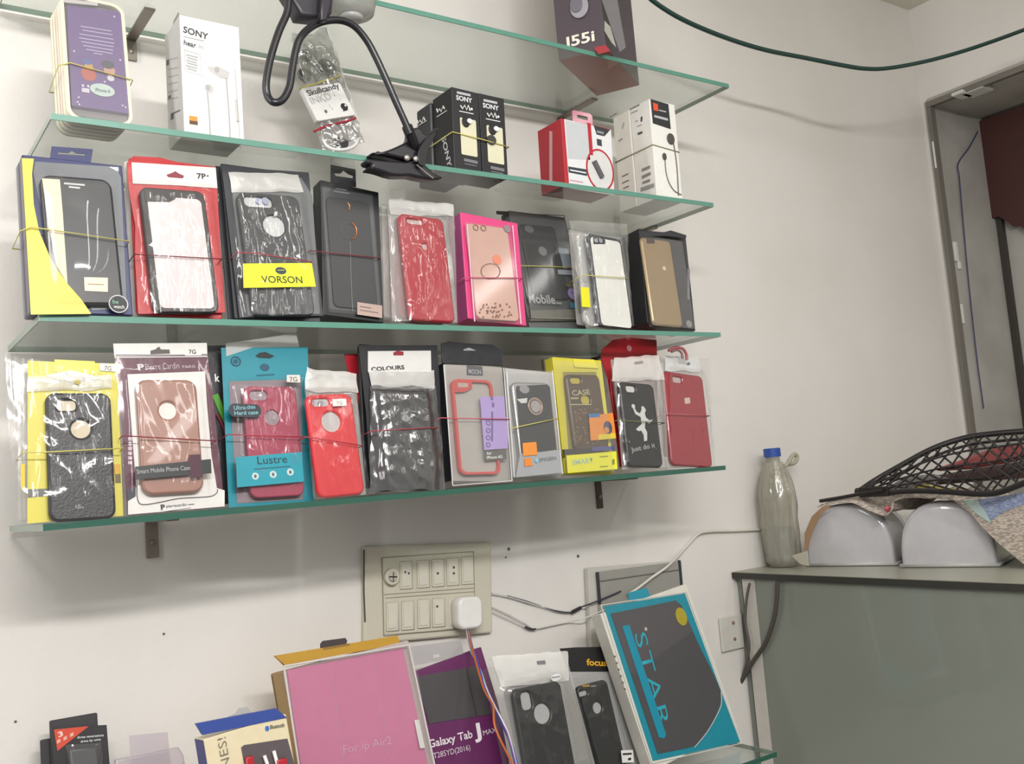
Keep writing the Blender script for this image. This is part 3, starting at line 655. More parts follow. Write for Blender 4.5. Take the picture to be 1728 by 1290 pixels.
# clear plastic cup of the holder seen beside the cradle
CUP = clear_mat('frosted_cup', '#d9d9d7', .05, .25, .55, '#c9c9c4')
c = PY((590, -6), 1.09); s_ = empty('suction_cup', 'frosted clear plastic cup beside the top of the black gooseneck', 'cup', None, Matrix.Translation(c))
me = lathe_mesh([(.006, -.03), (.030, -.024), (.034, -.008), (.034, .012), (.012, .03)], 30); link('cup', me, CUP, s_, True)
me = lathe_mesh([(.014, -.033), (.016, -.029), (.014, -.025)], 24); link('rim', me, mat('#b4b5b3', .3), s_, True)
# ================================================================== third shelf (C)
FR = clear_mat('frame_plastic', '#d8dcda', .06, .12, .5, '#d9d6d2')
# ---- navy box with yellow swoosh
q = ((37, 266), (206, 275), (224, 530), (52, 532))
it = Item('phone_case_box', 'navy hanging box with yellow swoosh, clear bulge and black flip case', 'box', q, ZC, 1.104, 6, .018)
NAVY = mat('#2c3160', .4)
it.box('carton', NAVY, .001)
it.flat('side_panel', [(-.017, .001), (-.001, .001), (-.001, it.H - .001), (-.017, it.H - .001)], 0, .0002, mat('#5d5a66', .4), frame='l')
hq = [it.loc(p, -.0005) for p in ((87, 247), (157, 251), (152, 274), (84, 266))]
it.flat('hang_tab', [it.loc(p, -.0005) for p in ((87, 247), (157, 252), (153, 276), (84, 270))], -.0012, -.0004, NAVY, holes=[[it.loc(p, -.0005) for p in ((98, 257), (116, 258), (122, 254), (129, 259), (143, 260), (143, 263), (98, 260))]])
it.poly('window_tray', ((60, 273), (196, 282), (204, 300), (214, 520), (156, 524), (120, 470), (86, 400), (64, 330), (56, 290)), .0001, .0005, mat('#6d7076', .3))
it.rr('flip_case', ((64, 296), (193, 300), (205, 517), (88, 512)), .0006, .0085, mat('#2b2c30', .32), r=.012, bev=.003)
it.poly('cream_strip', ((71, 301), (101, 303), (106, 360), (114, 480), (96, 450), (82, 380)), .0086, .0091, mat('#e9d9bf', .5))
it.poly('swoosh', ((37, 267), (57, 268), (54, 293), (57, 345), (66, 390), (87, 440), (113, 478), (137, 505), (154, 530), (52, 531)), .0092, .0098, mat('#d9cf4e', .4))
it.poly('metal_tag', ((142, 468), (182, 469), (182, 493), (143, 491)), .0086, .0094, mat('#c4b193', .35, .4))
it.bars('tag_print', [((148, 480), (176, 481), 1)], mat('#8d7a60'), .0098)
it.bars('case_print', [((108, 311), (143, 314), 3), ((116, 317), (135, 319), 3)], mat('#c9c9cb'), .0088)
it.disc('round_sticker', (200, 513), 15, .0088, .0096, mat('#c9c9cd')); it.disc('sticker_face', (200, 513), 13.3, .0096, .0099, mat('#26272c'))
it.text('be', (190, 512), (200, 513), 7, mat('#79b8a0'), .0101); it.text('watch', (192, 520), (210, 521), 6, mat('#d9d9d0'), .0101)
it.sheet('clear_window', ((56, 272), (200, 282), (217, 524), (60, 520)), .0015, clear_mat('clear_window', '#fcfcfc', .035, .07, .02), .0004, 26, 34, bulge=(((84, 312), (186, 316), (196, 500), (104, 496)), .0115), seed=2, fall=.028, crease=.03, dome=.014)
def fn(o, k):
    plain_plate(o, it.W - .002, it.H - .001, .0085, (mat('#4a4858', .4), mat('#7b7a80', .4))[k % 2], .003, 'carton')
it.behind('phone_case_box', ['navy box second in the stack behind the yellow swoosh box', 'grey edged box last in the stack behind the yellow swoosh box'], 'box', 2, .010, fn, dx=-.0012)
it.band('yellow rubber band across the navy box with yellow swoosh', (36, 391), (216, 408), YBAND, .0118, .04, mid=[(52, 384)])
# ---- red edged pouch with a transparent white case
q = ((218, 268), (364, 281), (381, 530), (233, 531))
it = Item('phone_case_pouch', 'red edged pouch marked 7P with white header and black rimmed clear case', 'pouch', q, ZC, 1.112, 8, .004)
RP = mat('#c43b40', .3, bump=.3)
it.flat('red_backing', [it.loc(p) for p in ((214, 275), (225, 264), (270, 266), (300, 274), (364, 282), (367, 330), (372, 420), (380, 528), (233, 530), (228, 440), (228, 380), (217, 320))], -.001, .0004, RP)
it.poly('white_header', ((222, 274), (364, 283), (367, 318), (300, 313), (224, 310)), .0008, .0014, mat('#e6dedc', .3, bump=.4))
it.poly('hang_hole', ((281, 295), (290, 292), (296, 289), (302, 293), (311, 297), (308, 301), (284, 299)), .0014, .0018, mat('#8a3844'))
it.text('7P', (333, 301), (348, 302), 9, INK, .0018, bold=.02); it.bars('plus_mark', [((349, 298), (352, 298), 2)], INK, .0018)
o = it.case(((240, 317), (349, 322), (366, 525), (255, 530)), mat('#2b2729', .35), cam=((249, 322), (288, 325), (290, 340), (250, 338)), insert=mat('#c3a3a8', .3), name='phone_case')
cx, cz, w, h, a = it.fit(((240, 317), (349, 322), (366, 525), (255, 530)), .0095)
it.flat('clear_back', rr_pts(cx + .001, cz - .003, w - .013, h - .016, .006, a), .0094, .0100, mat('#e2cfd0', .25, coat=.4), parent=o)
it.poly('camera_surround', ((244, 320), (296, 323), (296, 336), (286, 341), (246, 340)), .0101, .0105, mat('#2b2729', .35))
it.sheet('clear_film', ((222, 300), (367, 312), (382, 531), (234, 532)), .0016, FILM(), .0024, 26, 40, bulge=(((242, 320), (349, 325), (366, 525), (255, 530)), .0110), seed=5, crease=1.2)
def fn(o, k):
    plain_plate(o, it.W - .003, it.H - .001, .0012, (RP, MILKY())[k], .004, 'backing'); plain_plate(o, it.W * .72, it.H * .82, .008, mat('#55474c', .4), .01, 'phone_case', .002)
it.behind('phone_case_pouch', ['red edged pouch standing behind the one marked 7P', 'milky pouch with pointed top corner behind the red edged pouches'], 'pouch', 2, .012, fn, dx=-.002)
it.band('dark red rubber band across the white case in the red edged pouch', (228, 430), (372, 438), mat('#6e2f38'), .0122, .032)
# ---- yellow banded black case pouch
q = ((376, 283), (521, 292), (545, 534), (404, 537))
it = Item('phone_case_pouch', 'pouch with grey case and wide yellow band lettered in black', 'pouch', q, ZC, 1.112, 8, .004)
it.poly('black_backing', ((374, 281), (521, 291), (545, 533), (404, 536)), -.001, .0004, mat('#3a3b40', .35))
it.poly('pale_panel', ((388, 298), (508, 300), (527, 330), (540, 530), (418, 533)), .0004, .0010, mat('#6e7072', .35))
it.sheet('clear_header', ((386, 291), (503, 294), (512, 324), (392, 326)), .002, MILKY(), .0022, 18, 8, seed=9)
o = it.case(((405, 327), (507, 329), (528, 531), (422, 533)), mat('#37383b', .3), cam=((412, 331), (458, 331), (459, 347), (412, 347)), hole=((463, 381), 17.5), insert=mat('#c6c6c6', .3), camr=.005)
it.poly('apple_leaf', ((462, 366), (463, 358), (469, 357), (467, 364)), .0096, .0100, mat('#c6c6c6', .3))
it.disc('camera_lens', (436, 339), 5, .0072, .0090, mat('#a4a8c0', .2), ratio=.9); it.disc('camera_lens', (448, 339), 6, .0072, .0090, mat('#a4a8c0', .2), ratio=.9)
it.poly('yellow_band', ((410, 445), (526, 444), (533, 484), (411, 486)), .0150, .0154, mat('#dbe01e', .35))
it.disc('round_emblem', (474, 457), 6, .0154, .0156, mat('#2e3a48'), ratio=1.5); it.bars('emblem_print', [((468, 457), (480, 457), 1.6)], mat('#9aa548'), .0158)
it.text('VORSON', (442, 477), (511, 478), 12, mat('#3c4018'), .0158, bold=.008)
it.sheet('clear_film', ((388, 322), (514, 322), (548, 535), (404, 538)), .0016, FILM(), .0026, 26, 40, bulge=(((405, 327), (507, 329), (528, 531), (422, 533)), .0110), seed=11, crease=1.2)
def fn(o, k):
    plain_plate(o, it.W, it.H + .002, .0012, mat('#3c3d42', .35), .003, 'backing'); plain_plate(o, it.W * .72, it.H * .80, .008, mat('#3c3d40', .4), .01, 'phone_case', .002)
it.behind('phone_case_pouch', 'black backed pouch standing behind the one with the wide yellow band', 'pouch', 2, .011, fn, dx=-.003, group='pouches behind the yellow banded one')
it.band('red rubber band above the yellow band of the grey case pouch', (400, 427), (524, 443), RBAND, .0160, .032, mid=[(430, 428)])
# ---- black window box with ring
q = ((539, 305), (640, 323), (646, 540), (547, 534))
it = Item('phone_case_box', 'black hanging window box holding a black case with copper ring', 'box', q, ZC, 1.114, 7, .024)
it.box('carton', mat('#1c1d20', .38), .001)
it.flat('hang_tab', [it.loc(p, -.0005) for p in ((558, 278), (600, 286), (601, 316), (558, 310))], -.0012, -.0004, mat('#222226', .4), holes=[[it.loc(p, -.0005) for p in ((564, 292), (574, 293), (580, 288), (588, 294), (596, 297), (595, 301), (566, 297))]])
it.rr('window_tray', ((547, 318), (632, 330), (638, 528), (553, 524)), .0001, .0006, mat('#3e3f42', .3), r=.003)
o = it.rr('phone_case', ((554, 333), (626, 341), (634, 522), (560, 519)), .0006, .0030, mat('#202124', .5), r=.008, bev=.001)
it.line('copper_ring', [(593, 376), (600, 383), (602, 391), (600, 399), (594, 404)], .0010, mat('#b5714f', .25, .8), .0036); it.ring('ring_edge', (588, 390), 14, .0008, .003, .0036, mat('#4a3e3a', .3, .5))
it.line('copper_arc', [(586, 342), (590, 348), (588, 356)], .0010, mat('#c4805c', .25, .8), .0036)
it.line('stitch_line', [(591, 408), (592, 460), (595, 525)], .0006, mat('#6c6e70', .5), .0034, smooth=0)
it.poly('pink_label', ((603, 510), (645, 516), (645, 537), (603, 531)), .0040, .0045, mat('#b29a92', .5))
it.bars('label_print', [((607, 518), (626, 521), 1.8), ((607, 524), (638, 529), 1.6)], mat('#7d6a64'), .0047); it.bars('top_print', [((563, 324), (590, 328), 2.5), ((566, 319), (585, 322), 1.5)], mat('#6a6c70'), .0008)
it.rr('clear_window', ((545, 316), (634, 328), (640, 532), (551, 528)), .0034, .0038, clear_mat('matt_window', '#fdfdfd', .010, .30, .01), r=.003)
it.band('dark red rubber band round the black window box with copper ring', (524, 424), (640, 436), mat('#7c2f38'), .0050, .026)
def fn(o, k): plain_plate(o, it.W - .004, it.H * .86, .012, mat('#1c1d20', .4), .002, 'carton')
it.behind('phone_case_box', 'black box standing behind the black window box with ring', 'box', 1, .013, fn, dx=-.003)
# ---- red glossy cases
q = ((654, 335), (766, 346), (772, 545), (662, 542))
it = Item('phone_case_pouch', 'clear pouch with pale header and large glossy red case', 'pouch', q, ZC, 1.114, 8, .004)
REDC = mat('#a92f3b', .22, coat=.5)
it.sheet('clear_header', ((655, 334), (766, 346), (764, 366), (658, 362)), .002, MILKY(), .0024, 18, 8, seed=15)
it.sheet('crumpled_corner', ((658, 319), (686, 319), (684, 342), (664, 345)), .002, MILKY(), .003, 8, 8, seed=16)
it.poly('back_film', ((654, 340), (766, 350), (772, 545), (662, 542)), -.0006, 0, HAZY())
o = it.case(((676, 362), (753, 368), (764, 543), (689, 541)), REDC, cam=((688, 370), (714, 371), (714, 378), (688, 377)), hole=((718, 416), 4.5), insert=mat('#b9a3a0', .3), camr=.0025, d1=.0100, r=.009)
it.sheet('clear_film', ((656, 352), (767, 354), (774, 547), (660, 544)), .0016, FILM(), .0026, 26, 40, bulge=(((676, 362), (753, 368), (764, 543), (689, 541)), .0115), seed=17, crease=1.2)
def fn(o, k):
    a = plain_plate(o, it.W * .70, it.H * .85, .008, REDC, .009, 'phone_case', .002, x=.004); plain_plate(o, it.W * .98, it.H * .94, .0006, HAZY(), .003, 'back_film', .0108)
it.behind('phone_case_pouch', ['clear pouch with red case right behind the large glossy red one', 'clear pouch with red case at the back of the glossy red stack'], 'pouch', 2, .013, fn, dx=-.0035)
# ---- pink framed box
q = ((777, 364), (873, 371), (888, 550), (791, 546))
it = Item('phone_case_box', 'bright pink framed window box with beige glitter case', 'box', q, ZC, 1.112, 7, .030)
PK = mat('#d8437f', .4)
it.box('carton', PK, .001)
it.flat('side_tint', [(-.029, .001), (-.001, .001), (-.001, it.H - .001), (-.029, it.H - .001)], 0, .0002, mat('#b04a86', .4), frame='l')
o = it.rr('glitter_case', ((790, 380), (860, 383), (873, 542), (803, 538)), .0004, .0055, mat('#d6bba6', .3, coat=.3), r=.008, bev=.001)
it.rr('window_pane', ((788, 378), (865, 381), (879, 547), (801, 543)), .0057, .0062, clear_mat('pink_window', '#fdf9fa', .035, .1, .04, '#e9c9d4'), r=.002)
for a_, b_ in (((788, 378), (801, 543)), ((865, 381), (879, 547))): it.line('window_edge', [a_, b_], .0010, mat('#e7b9cb', .3), .0060, smooth=0)
GL = mat('#8c6f60', .3, .5)
for k in range(26): it.disc('glitter_stone', (812 + 52 * random.random() + 4, 515 + 22 * random.random()), 1.7, .0056, .0068, GL) if k < 0 else None
st = []
for k in range(34): 
    p = (808 + 56 * random.random(), 512 + 24 * random.random()); c = it.loc(p, .0066); st.append(it.put(fill_mesh([circ(*c, .0013, n=6)], .0004), .0066))
for k in range(30):
    a_ = k / 30 * 2 * math.pi; p = (828 + 16 * math.cos(a_), 458 + 13 * math.sin(a_)); c = it.loc(p, .0066); st.append(it.put(fill_mesh([circ(*c, .0009, n=6)], .0004), .0066))
link('glitter_stones', join_meshes(st), GL, it.o)['kind'] = 'stuff'
it.disc('flower_print', (839, 438), 8, .0056, .0066, mat('#d9866c', .4)); it.ring('lens_ring', (803, 384), 5, .001, .0056, .0066, GL); it.ring('lens_ring', (816, 385), 5, .001, .0056, .0066, GL)
it.disc('grey_flower_sticker', (856, 386), 6, .0063, .0069, mat('#8d8286'))
it.band('pink rubber band across the pink framed box', (785, 469), (880, 470), mat('#c45a7a'), .0070, .031)
# ---- grey box lettered Mobile
q = ((858, 359), (952, 363), (988, 540), (895, 540))
it = Item('phone_case_box', 'dark grey clear-lidded box lettered Mobile, leaning slightly left', 'box', q, ZC, 1.160, 10, .022)
it.box('carton', mat('#5e5f60', .4), .001)
o = it.rr('phone_case', ((878, 379), (936, 382), (962, 505), (900, 505)), .0004, .004, mat('#38383b', .45), r=.008, bev=.001)
it.rr('inner_label', ((886, 410), (920, 414), (934, 474), (902, 474)), .0041, .0045, mat('#2b2b2f', .5), r=.001)
it.disc('logo_hole', (916, 424), 7.5, .0046, .0050, mat('#858688')); it.disc('camera_hole', (893, 387), 6, .0042, .0048, mat('#6f7072'), ratio=1.4)
it.poly('blue_icon', ((942, 418), (958, 420), (966, 453), (951, 454)), .0052, .0056, mat('#8e979f')); it.poly('icon_bar', ((941, 455), (972, 457), (974, 465), (942, 463)), .0052, .0056, mat('#a3a9ac'))
it.poly('icon_dark', ((934, 416), (941, 418), (950, 455), (941, 455)), .0051, .0055, mat('#23262e'))
it.text('Mobile', (892, 511), (938, 513), 15, mat('#b9bbba'), .0055, bold=.02); it.bars('small_print', [((939, 513), (948, 514), 3)], mat('#9a9c9c'), .0055)
it.disc('purple_sticker', (967, 496), 9.5, .0056, .0062, mat('#ab95d0')); it.bars('sticker_print', [((962, 495), (973, 496), 2)], mat('#7c68a4'), .0064)
it.poly('blue_sticker', ((962, 511), (979, 512), (981, 521), (963, 520)), .0056, .0062, mat('#3e8fb0'))
it.poly('base_strip', ((894, 524), (985, 522), (988, 541), (895, 541)), .0003, .0052, mat('#85837a', .4))
it.rr('clear_lid', ((862, 362), (951, 366), (986, 536), (896, 536)), .0064, .0068, clear_mat('grey_lid', '#f8f8f8', .03, .08, .05, '#9a9a9a'), r=.002)
it.line('dark_lid_edge', [(858, 360), (952, 364), (988, 540), (896, 538), (876, 380)], .0008, mat('#4a4a4a'), .0066, smooth=0)
it.poly('tab', ((838, 356), (858, 357), (858, 364), (838, 361)), -.002, -.001, mat('#2d2b2a'))
it.band('yellow rubber band stretched over the box lettered Mobile', (876, 449), (966, 452), YBAND, .0070, .023)
# ---- white case in clear pouch
q = ((967, 386), (1056, 384), (1066, 553), (990, 552))
it = Item('phone_case_pouch', 'clear pouch with black rimmed white case and small yellow tab', 'pouch', q, ZC, 1.120, 8, .004)
it.sheet('back_film', ((960, 372), (1058, 378), (1066, 553), (990, 552)), 0, HAZY(), .002, 12, 16, seed=21)
o = it.case(((998, 398), (1052, 401), (1064, 553), (1004, 552)), mat('#3a3b40', .35), d1=.009, r=.008)
cx, cz, w, h, a = it.fit(((998, 398), (1052, 401), (1064, 553), (1004, 552)), .009)
it.flat('white_back', rr_pts(cx + .001, cz - .002, w - .009, h - .008, .006, a), .0089, .0095, mat('#e2e2dc', .3, coat=.3), parent=o)
it.poly('camera_surround', ((1001, 400), (1022, 401), (1021, 412), (1002, 412)), .0096, .0100, mat('#303136'))
it.disc('camera_lens', (1006, 406), 3.5, .0100, .0104, mat('#9a9aa2')); it.disc('camera_lens', (1014, 406), 3.5, .0100, .0104, mat('#9a9aa2'))
it.poly('yellow_tab', ((980, 485), (994, 485), (997, 519), (982, 518)), .006, .0064, mat('#e2dc1c', .4))
it.sheet('clear_film', ((968, 376), (1060, 386), (1068, 554), (986, 553)), .0016, FILM(), .0022, 24, 36, bulge=(((998, 398), (1052, 401), (1064, 553), (1004, 552)), .0102), seed=23, crease=1.2)
def fn(o, k): plain_plate(o, it.W * .72, it.H * .86, .007, mat('#b9bab8', .3), .009, 'phone_case', .002, x=-.003); plain_plate(o, it.W * .96, it.H * .95, .0006, HAZY(), .003, 'back_film', .0098)
it.behind('phone_case_pouch', 'clear pouch with pale case behind the black rimmed white one', 'pouch', 1, .012, fn, dx=-.003)
it.band('yellow rubber band round the pouch with the white case', (984, 465), (1058, 470), YBAND, .0120, .030)
# ---- gold case in black box
q = ((1078, 392), (1158, 398), (1172, 555), (1095, 554))
it = Item('phone_case_box', 'black box with gold case behind its window, last on the third shelf', 'box', q, ZC, 1.112, 6, .030)
it.box('carton', mat('#1d1d21', .35), .001)
it.poly('front_print', ((1082, 396), (1157, 400), (1170, 553), (1096, 552)), .0001, .0005, mat('#3d3d40', .4))
o = it.rr('phone_case', ((1084, 402), (1135, 405), (1150, 551), (1100, 550)), .0006, .0075, mat('#a58d68', .28, .35), r=.009, bev=.003)
it.poly('camera_surround', ((1091, 403), (1104, 404), (1105, 411), (1092, 411)), .0076, .0080, mat('#3a2b26'))
it.disc('logo_mark', (1121, 453), 3.5, .0076, .0080, mat('#d9cdb8'))
it.poly('top_flap', ((1078, 391), (1098, 390), (1120, 392), (1132, 389), (1158, 397), (1158, 402), (1120, 398), (1080, 400)), .0080, .0086, mat('#303136', .35))
it.rr('clear_window', ((1082, 400), (1155, 405), (1168, 552), (1097, 551)), .0082, .0086, clear_mat('clear_window', '#fcfcfc', .035, .07, .02), r=.002)
me = it.bars('vertical_print', [((1160, 505), (1164, 506), 52)], mat('#77777a'), .0006)
it.disc('round_mark', (1163, 547), 6, .0006, .0010, mat('#8d8d8e'))
def fn(o, k): plain_plate(o, it.W, it.H - .003, .018, mat('#1f1f26', .35), .003, 'carton')
it.behind('phone_case_box', 'black box standing right behind the gold case box', 'box', 1, .019, fn, dx=-.002)
# ================================================================== fourth shelf (D)
# ---- yellow card pouch with black case
q = ((46, 607), (198, 612), (208, 872), (46, 886))
it = Item('phone_case_pouch', 'large clear pouch with yellow card and black case, leftmost on the pouch shelf', 'pouch', q, ZD, 1.108, 7, .004)
YC = mat('#d5c93f', .4)
it.flat('yellow_card', [it.loc(p) for p in ((47, 609), (92, 611), (92, 607), (160, 610), (160, 613), (198, 614), (208, 871), (46, 884))], -.0006, .0002, YC)
it.poly('card_fold', ((93, 608), (160, 611), (160, 632), (92, 628)), .0003, .0008, mat('#e0d650', .4))
it.poly('size_sticker', ((168, 613), (196, 615), (197, 628), (168, 626)), .0010, .0014, mat('#dedad2')); it.text('7G', (176, 625), (188, 626), 8, mat('#77746e'), .0016)
it.sheet('clear_header', ((47, 636), (188, 634), (190, 656), (47, 662)), .002, MILKY(), .0026, 24, 10, seed=31)
it.poly('header_peak', ((76, 634), (120, 625), (170, 638), (120, 645)), .002, .0024, MILKY())
it.disc('hang_hole', (131, 645), 4, .0045, .0048, mat('#b9a548'))
o = it.case(((77, 663), (190, 663), (194, 874), (83, 883)), mat('#1c1b1f', .4, bump=.2, bscale=400), cam=((96, 676), (128, 676), (129, 692), (97, 693)), hole=((137, 724), 15), insert=mat('#c9bba0', .4), camr=.004)
it.poly('dark_strip', ((47, 826), (79, 825), (80, 837), (47, 840)), .0004, .0010, mat('#6a6a66'))
it.poly('card_print', ((194, 787), (203, 787), (204, 815), (195, 815)), .0004, .0010, mat('#6a5a32')); it.poly('card_icon', ((193, 784), (203, 783), (203, 800), (194, 801)), .0011, .0015, mat('#d9a41e'))
it.poly('yellow_tab', ((35, 783), (42, 783), (42, 826), (36, 826)), .002, .0025, mat('#e3b71c'))
it.sheet('clear_film', ((8, 598), (200, 634), (212, 876), (24, 893)), .0014, FILM(), .0024, 34, 44, bulge=(((77, 663), (190, 663), (194, 874), (83, 883)), .0110), seed=33, crease=1.2, fall=.02)
def fn(o, k): plain_plate(o, it.W * .99, it.H * .99, .0006, HAZY(), .003, 'back_film', .0098); plain_plate(o, it.W * .7, it.H * .82, .008, mat('#77736a', .4), .01, 'phone_case', .001)
it.behind('phone_case_pouch', 'clear pouch standing behind the yellow card pouch', 'pouch', 2, .0115, fn, dx=-.003, group='pouches behind the yellow card')
it.band('yellow rubber band across the black case with yellow card', (40, 764), (206, 757), YBAND, .0150, .028, mid=[(76, 764)])
# ---- burgundy and white pouch, copper case
q = ((192, 580), (349, 579), (379, 856), (215, 869))
it = Item('phone_case_pouch', 'burgundy and white pouch holding a copper brown case', 'pouch', q, ZD, 1.108, 7, .004)
BUR = mat('#5b1f38', .3, bump=.2)
it.poly('burgundy_bag', ((196, 600), (350, 600), (358, 660), (379, 856), (215, 870), (206, 720)), -.0008, .0002, BUR)
it.poly('white_header', ((191, 580), (349, 579), (350, 600), (193, 602)), .0002, .0008, mat('#dbd9d4', .35, bump=.3))
it.poly('hang_hole', ((254, 592), (262, 590), (268, 585), (272, 590), (286, 590), (287, 597), (254, 598)), .0008, .0012, mat('#55504c')); it.text('7G', (319, 597), (331, 597), 7, INK, .0012)
it.bars('header_line', [((195, 600), (312, 600), 1.2), ((340, 599), (350, 599), 1.2)], mat('#5a4a50'), .0012)
it.bars('white_seam', [((193, 605), (350, 603), 2)], mat('#d9cfd2'), .0012)
it.poly('white_panel', ((215, 632), (346, 627), (349, 680), (357, 770), (366, 824), (379, 828), (379, 855), (216, 869), (216, 836), (230, 822), (222, 720)), .0004, .0010, mat('#e9e6e2', .35, bump=.2))
it.poly('dark_corner', ((214, 828), (229, 822), (229, 838), (216, 846)), .0011, .0014, mat('#3a3a48'))
it.text('Pierre Cardin', (246, 625), (303, 622), 11, mat('#dcc9d0'), .0014, bold=-.008); it.text('PARIS', (308, 622), (330, 621), 5, mat('#c9b4bd'), .0014)
it.text('P', (233, 625), (244, 624), 10, mat('#e3dadd'), .0014, bold=.05)
it.text('P', (272, 861), (279, 860), 9, INK, .0014, bold=.04); it.text('pierrecardin', (281, 857), (315, 854), 5, mat('#4a4a4a'), .0014, bold=.01); it.bars('small_print', [((317, 853), (328, 852), 1.5), ((273, 865), (322, 858), 1)], mat('#5c5c60'), .0012)
it.line('panel_line', [(231, 820), (232, 842), (240, 852), (270, 848), (300, 842), (330, 840), (356, 838), (366, 832), (367, 826)], .0005, mat('#4c4a4c'), .0014, smooth=3)
me = text_mesh('PIERRE', .01)
it.bars('side_lettering', [((216, 744 + k * 8), (223, 744 + k * 8), 5.5) for k in range(6)], mat('#c9b4bd'), .0006)
COP = mat('#a2786a', .25, coat=.4)
o = it.case(((230, 641), (335, 640), (342, 829), (240, 838)), COP, hole=((284, 693), 14), insert=mat('#e3ddd6', .3), r=.012)
it.poly('black_band', ((228, 788), (356, 775), (357, 799), (228, 810)), .0142, .0146, mat('#25272a', .35))
it.text('Smart Mobile Phone Case', (231, 800), (321, 793), 8, mat('#a9a9aa'), .0150, bold=.0)
it.poly('burgundy_square', ((319, 768), (338, 767), (341, 806), (322, 808)), .0146, .0150, mat('#42182a', .4))
it.sheet('clear_film', ((194, 602), (351, 602), (380, 858), (213, 871)), .0014, FILM_SMOOTH(), .0020, 28, 40, bulge=(((230, 641), (335, 640), (342, 829), (240, 838)), .0112), seed=35, crease=.6, fall=.012)
def fn(o, k): plain_plate(o, it.W * .98, it.H * .985, .0012, (mat('#8a6c4c', .4), mat('#2c2b2f', .4))[k], .003, 'backing', .009); plain_plate(o, it.W * .66, it.H * .7, .008, mat('#4f4a48', .4), .01, 'phone_case', .0005)
it.behind('phone_case_pouch', ['brown edged pouch behind the burgundy and white one', 'black pouch behind the burgundy and white one, showing at its right'], 'pouch', 2, .0115, fn, dx=.004)
it.band('dark red rubber band across the copper brown case', (209, 736), (362, 745), mat('#80303c'), .0154, .028)
# ---- green and black pouch in the gap
q = ((350, 583), (379, 583), (388, 848), (372, 850))
it = Item('phone_case_pouch', 'narrow strip of a black and green pouch squeezed beside the teal pouch', 'pouch', q, ZD, 1.142, 6, .004)
it.poly('black_bag', ((350, 583), (384, 583), (392, 850), (372, 852), (362, 700)), -.0005, .0004, mat('#2d2a2e', .3, bump=.4))
it.poly('green_flash', ((358, 668), (368, 664), (390, 720), (384, 728)), .0006, .0012, mat('#4d9a22', .4)); it.text('k', (363, 644), (371, 644), 13, WHITE, .001, bold=.03)
it.line('red_fold', [(366, 700), (380, 730), (388, 780), (386, 840)], .0016, mat('#7a2234', .3), .002)
# ---- teal pouch
q = ((373, 587), (519, 586), (529, 848), (386, 857))
it = Item('phone_case_pouch', 'teal pouch with crimson case, black badge and three round icons', 'pouch', q, ZD, 1.126, 7, .004)
TEAL = mat('#17899a', .35, bump=.1)
cq = ((411, 654), (502, 651), (511, 836), (422, 842))
win = ((387, 645), (511, 641), (513, 843), (400, 851))
it.flat('teal_card', [it.loc(p) for p in q], -.0008, .0002, TEAL, holes=[[it.loc(p) for p in ((447, 601), (455, 598), (463, 601), (455, 604))][::-1]])
it.poly('hang_hole', ((431, 601), (437, 596), (447, 594), (463, 601), (456, 605), (437, 604)), .0003, .0008, mat('#1c2a2c'))
it.poly('window_backing', ((386, 644), (509, 640), (511, 843), (400, 850)), .0003, .0007, mat('#8c7d84', .35))
it.ring('round_emblem', (398, 610), 8.5, .0016, .0004, .0009, mat('#17485e')); it.disc('emblem_core', (398, 610), 4, .0004, .0009, mat('#1d5268'))
it.disc('maker_emblem', (447, 620), 6, .0004, .0009, mat('#1d5268'), ratio=1.3); it.bars('maker_print', [((433, 635), (463, 633), 2.5)], mat('#1d6478'), .0009)
o = it.case(cq, mat('#9c2f4c', .42), cam=((419, 660), (449, 659), (450, 675), (420, 676)), hole=((460, 705), 12.5), insert=mat('#8f7f86', .3), camr=.006)
it.flat('black_badge', rr_pts(*it.fit(((385, 682), (439, 682), (442, 703), (387, 706)), .0150)[:4], .008, 0), .0150, .0154, mat('#232b32', .4))
it.text('Ultra-thin', (395, 692), (431, 690), 7, mat('#7fb8c4'), .0157, bold=.01); it.text('Hard case', (396, 701), (436, 699), 7, mat('#7fb8c4'), .0157, bold=.01)
it.poly('size_sticker', ((484, 633), (506, 633), (507, 646), (484, 645)), .0150, .0154, mat('#d6d3cc')); it.text('7G', (489, 644), (502, 644), 8, mat('#6a675f'), .0157)
it.poly('teal_band', ((398, 772), (509, 763), (513, 813), (400, 823)), .0150, .0154, mat('#1d90a2', .35))
it.text('Lustre', (435, 784), (485, 781), 14, mat('#12323e'), .0157, bold=.0); it.bars('band_print', [((429, 793), (490, 788), 1.6)], mat('#17606e'), .0157)
for p in ((431, 804), (461, 801), (490, 797)): it.disc('round_icon', p, 6, .0154, .0157, mat('#b9c9c9')); it.disc('icon_mark', p, 3, .0157, .0159, mat('#4c5a68'), ratio=.7)
it.sheet('clear_film', ((386, 640), (512, 636), (522, 846), (398, 853)), .0014, FILM(), .0022, 26, 40, bulge=(cq, .0118), seed=37, crease=.9)
def fn(o, k): plain_plate(o, it.W * .82, it.H * (1.03, .9)[k], .0012, MILKY(), .004, 'milky_bag', .0095, x=.004 + .0); plain_plate(o, it.W * .7, it.H * .78, .008, mat('#4b4448', .4), .01, 'phone_case', .0005)
it.behind('phone_case_pouch', ['milky pouch rising just above the teal pouch', 'milky pouch hidden second behind the teal pouch'], 'pouch', 1, .0115, fn, dx=.002)
it.band('pink-red rubber band across the crimson case in the teal pouch', (386, 734), (512, 738), RBAND, .0164, .026)
tp = it
o = empty('clear_bag', 'crumpled clear bag corner peeping above the teal pouch', 'bag', None, Matrix.Translation(PY((445, 600), 1.150)))
base = o.matrix_world.translation
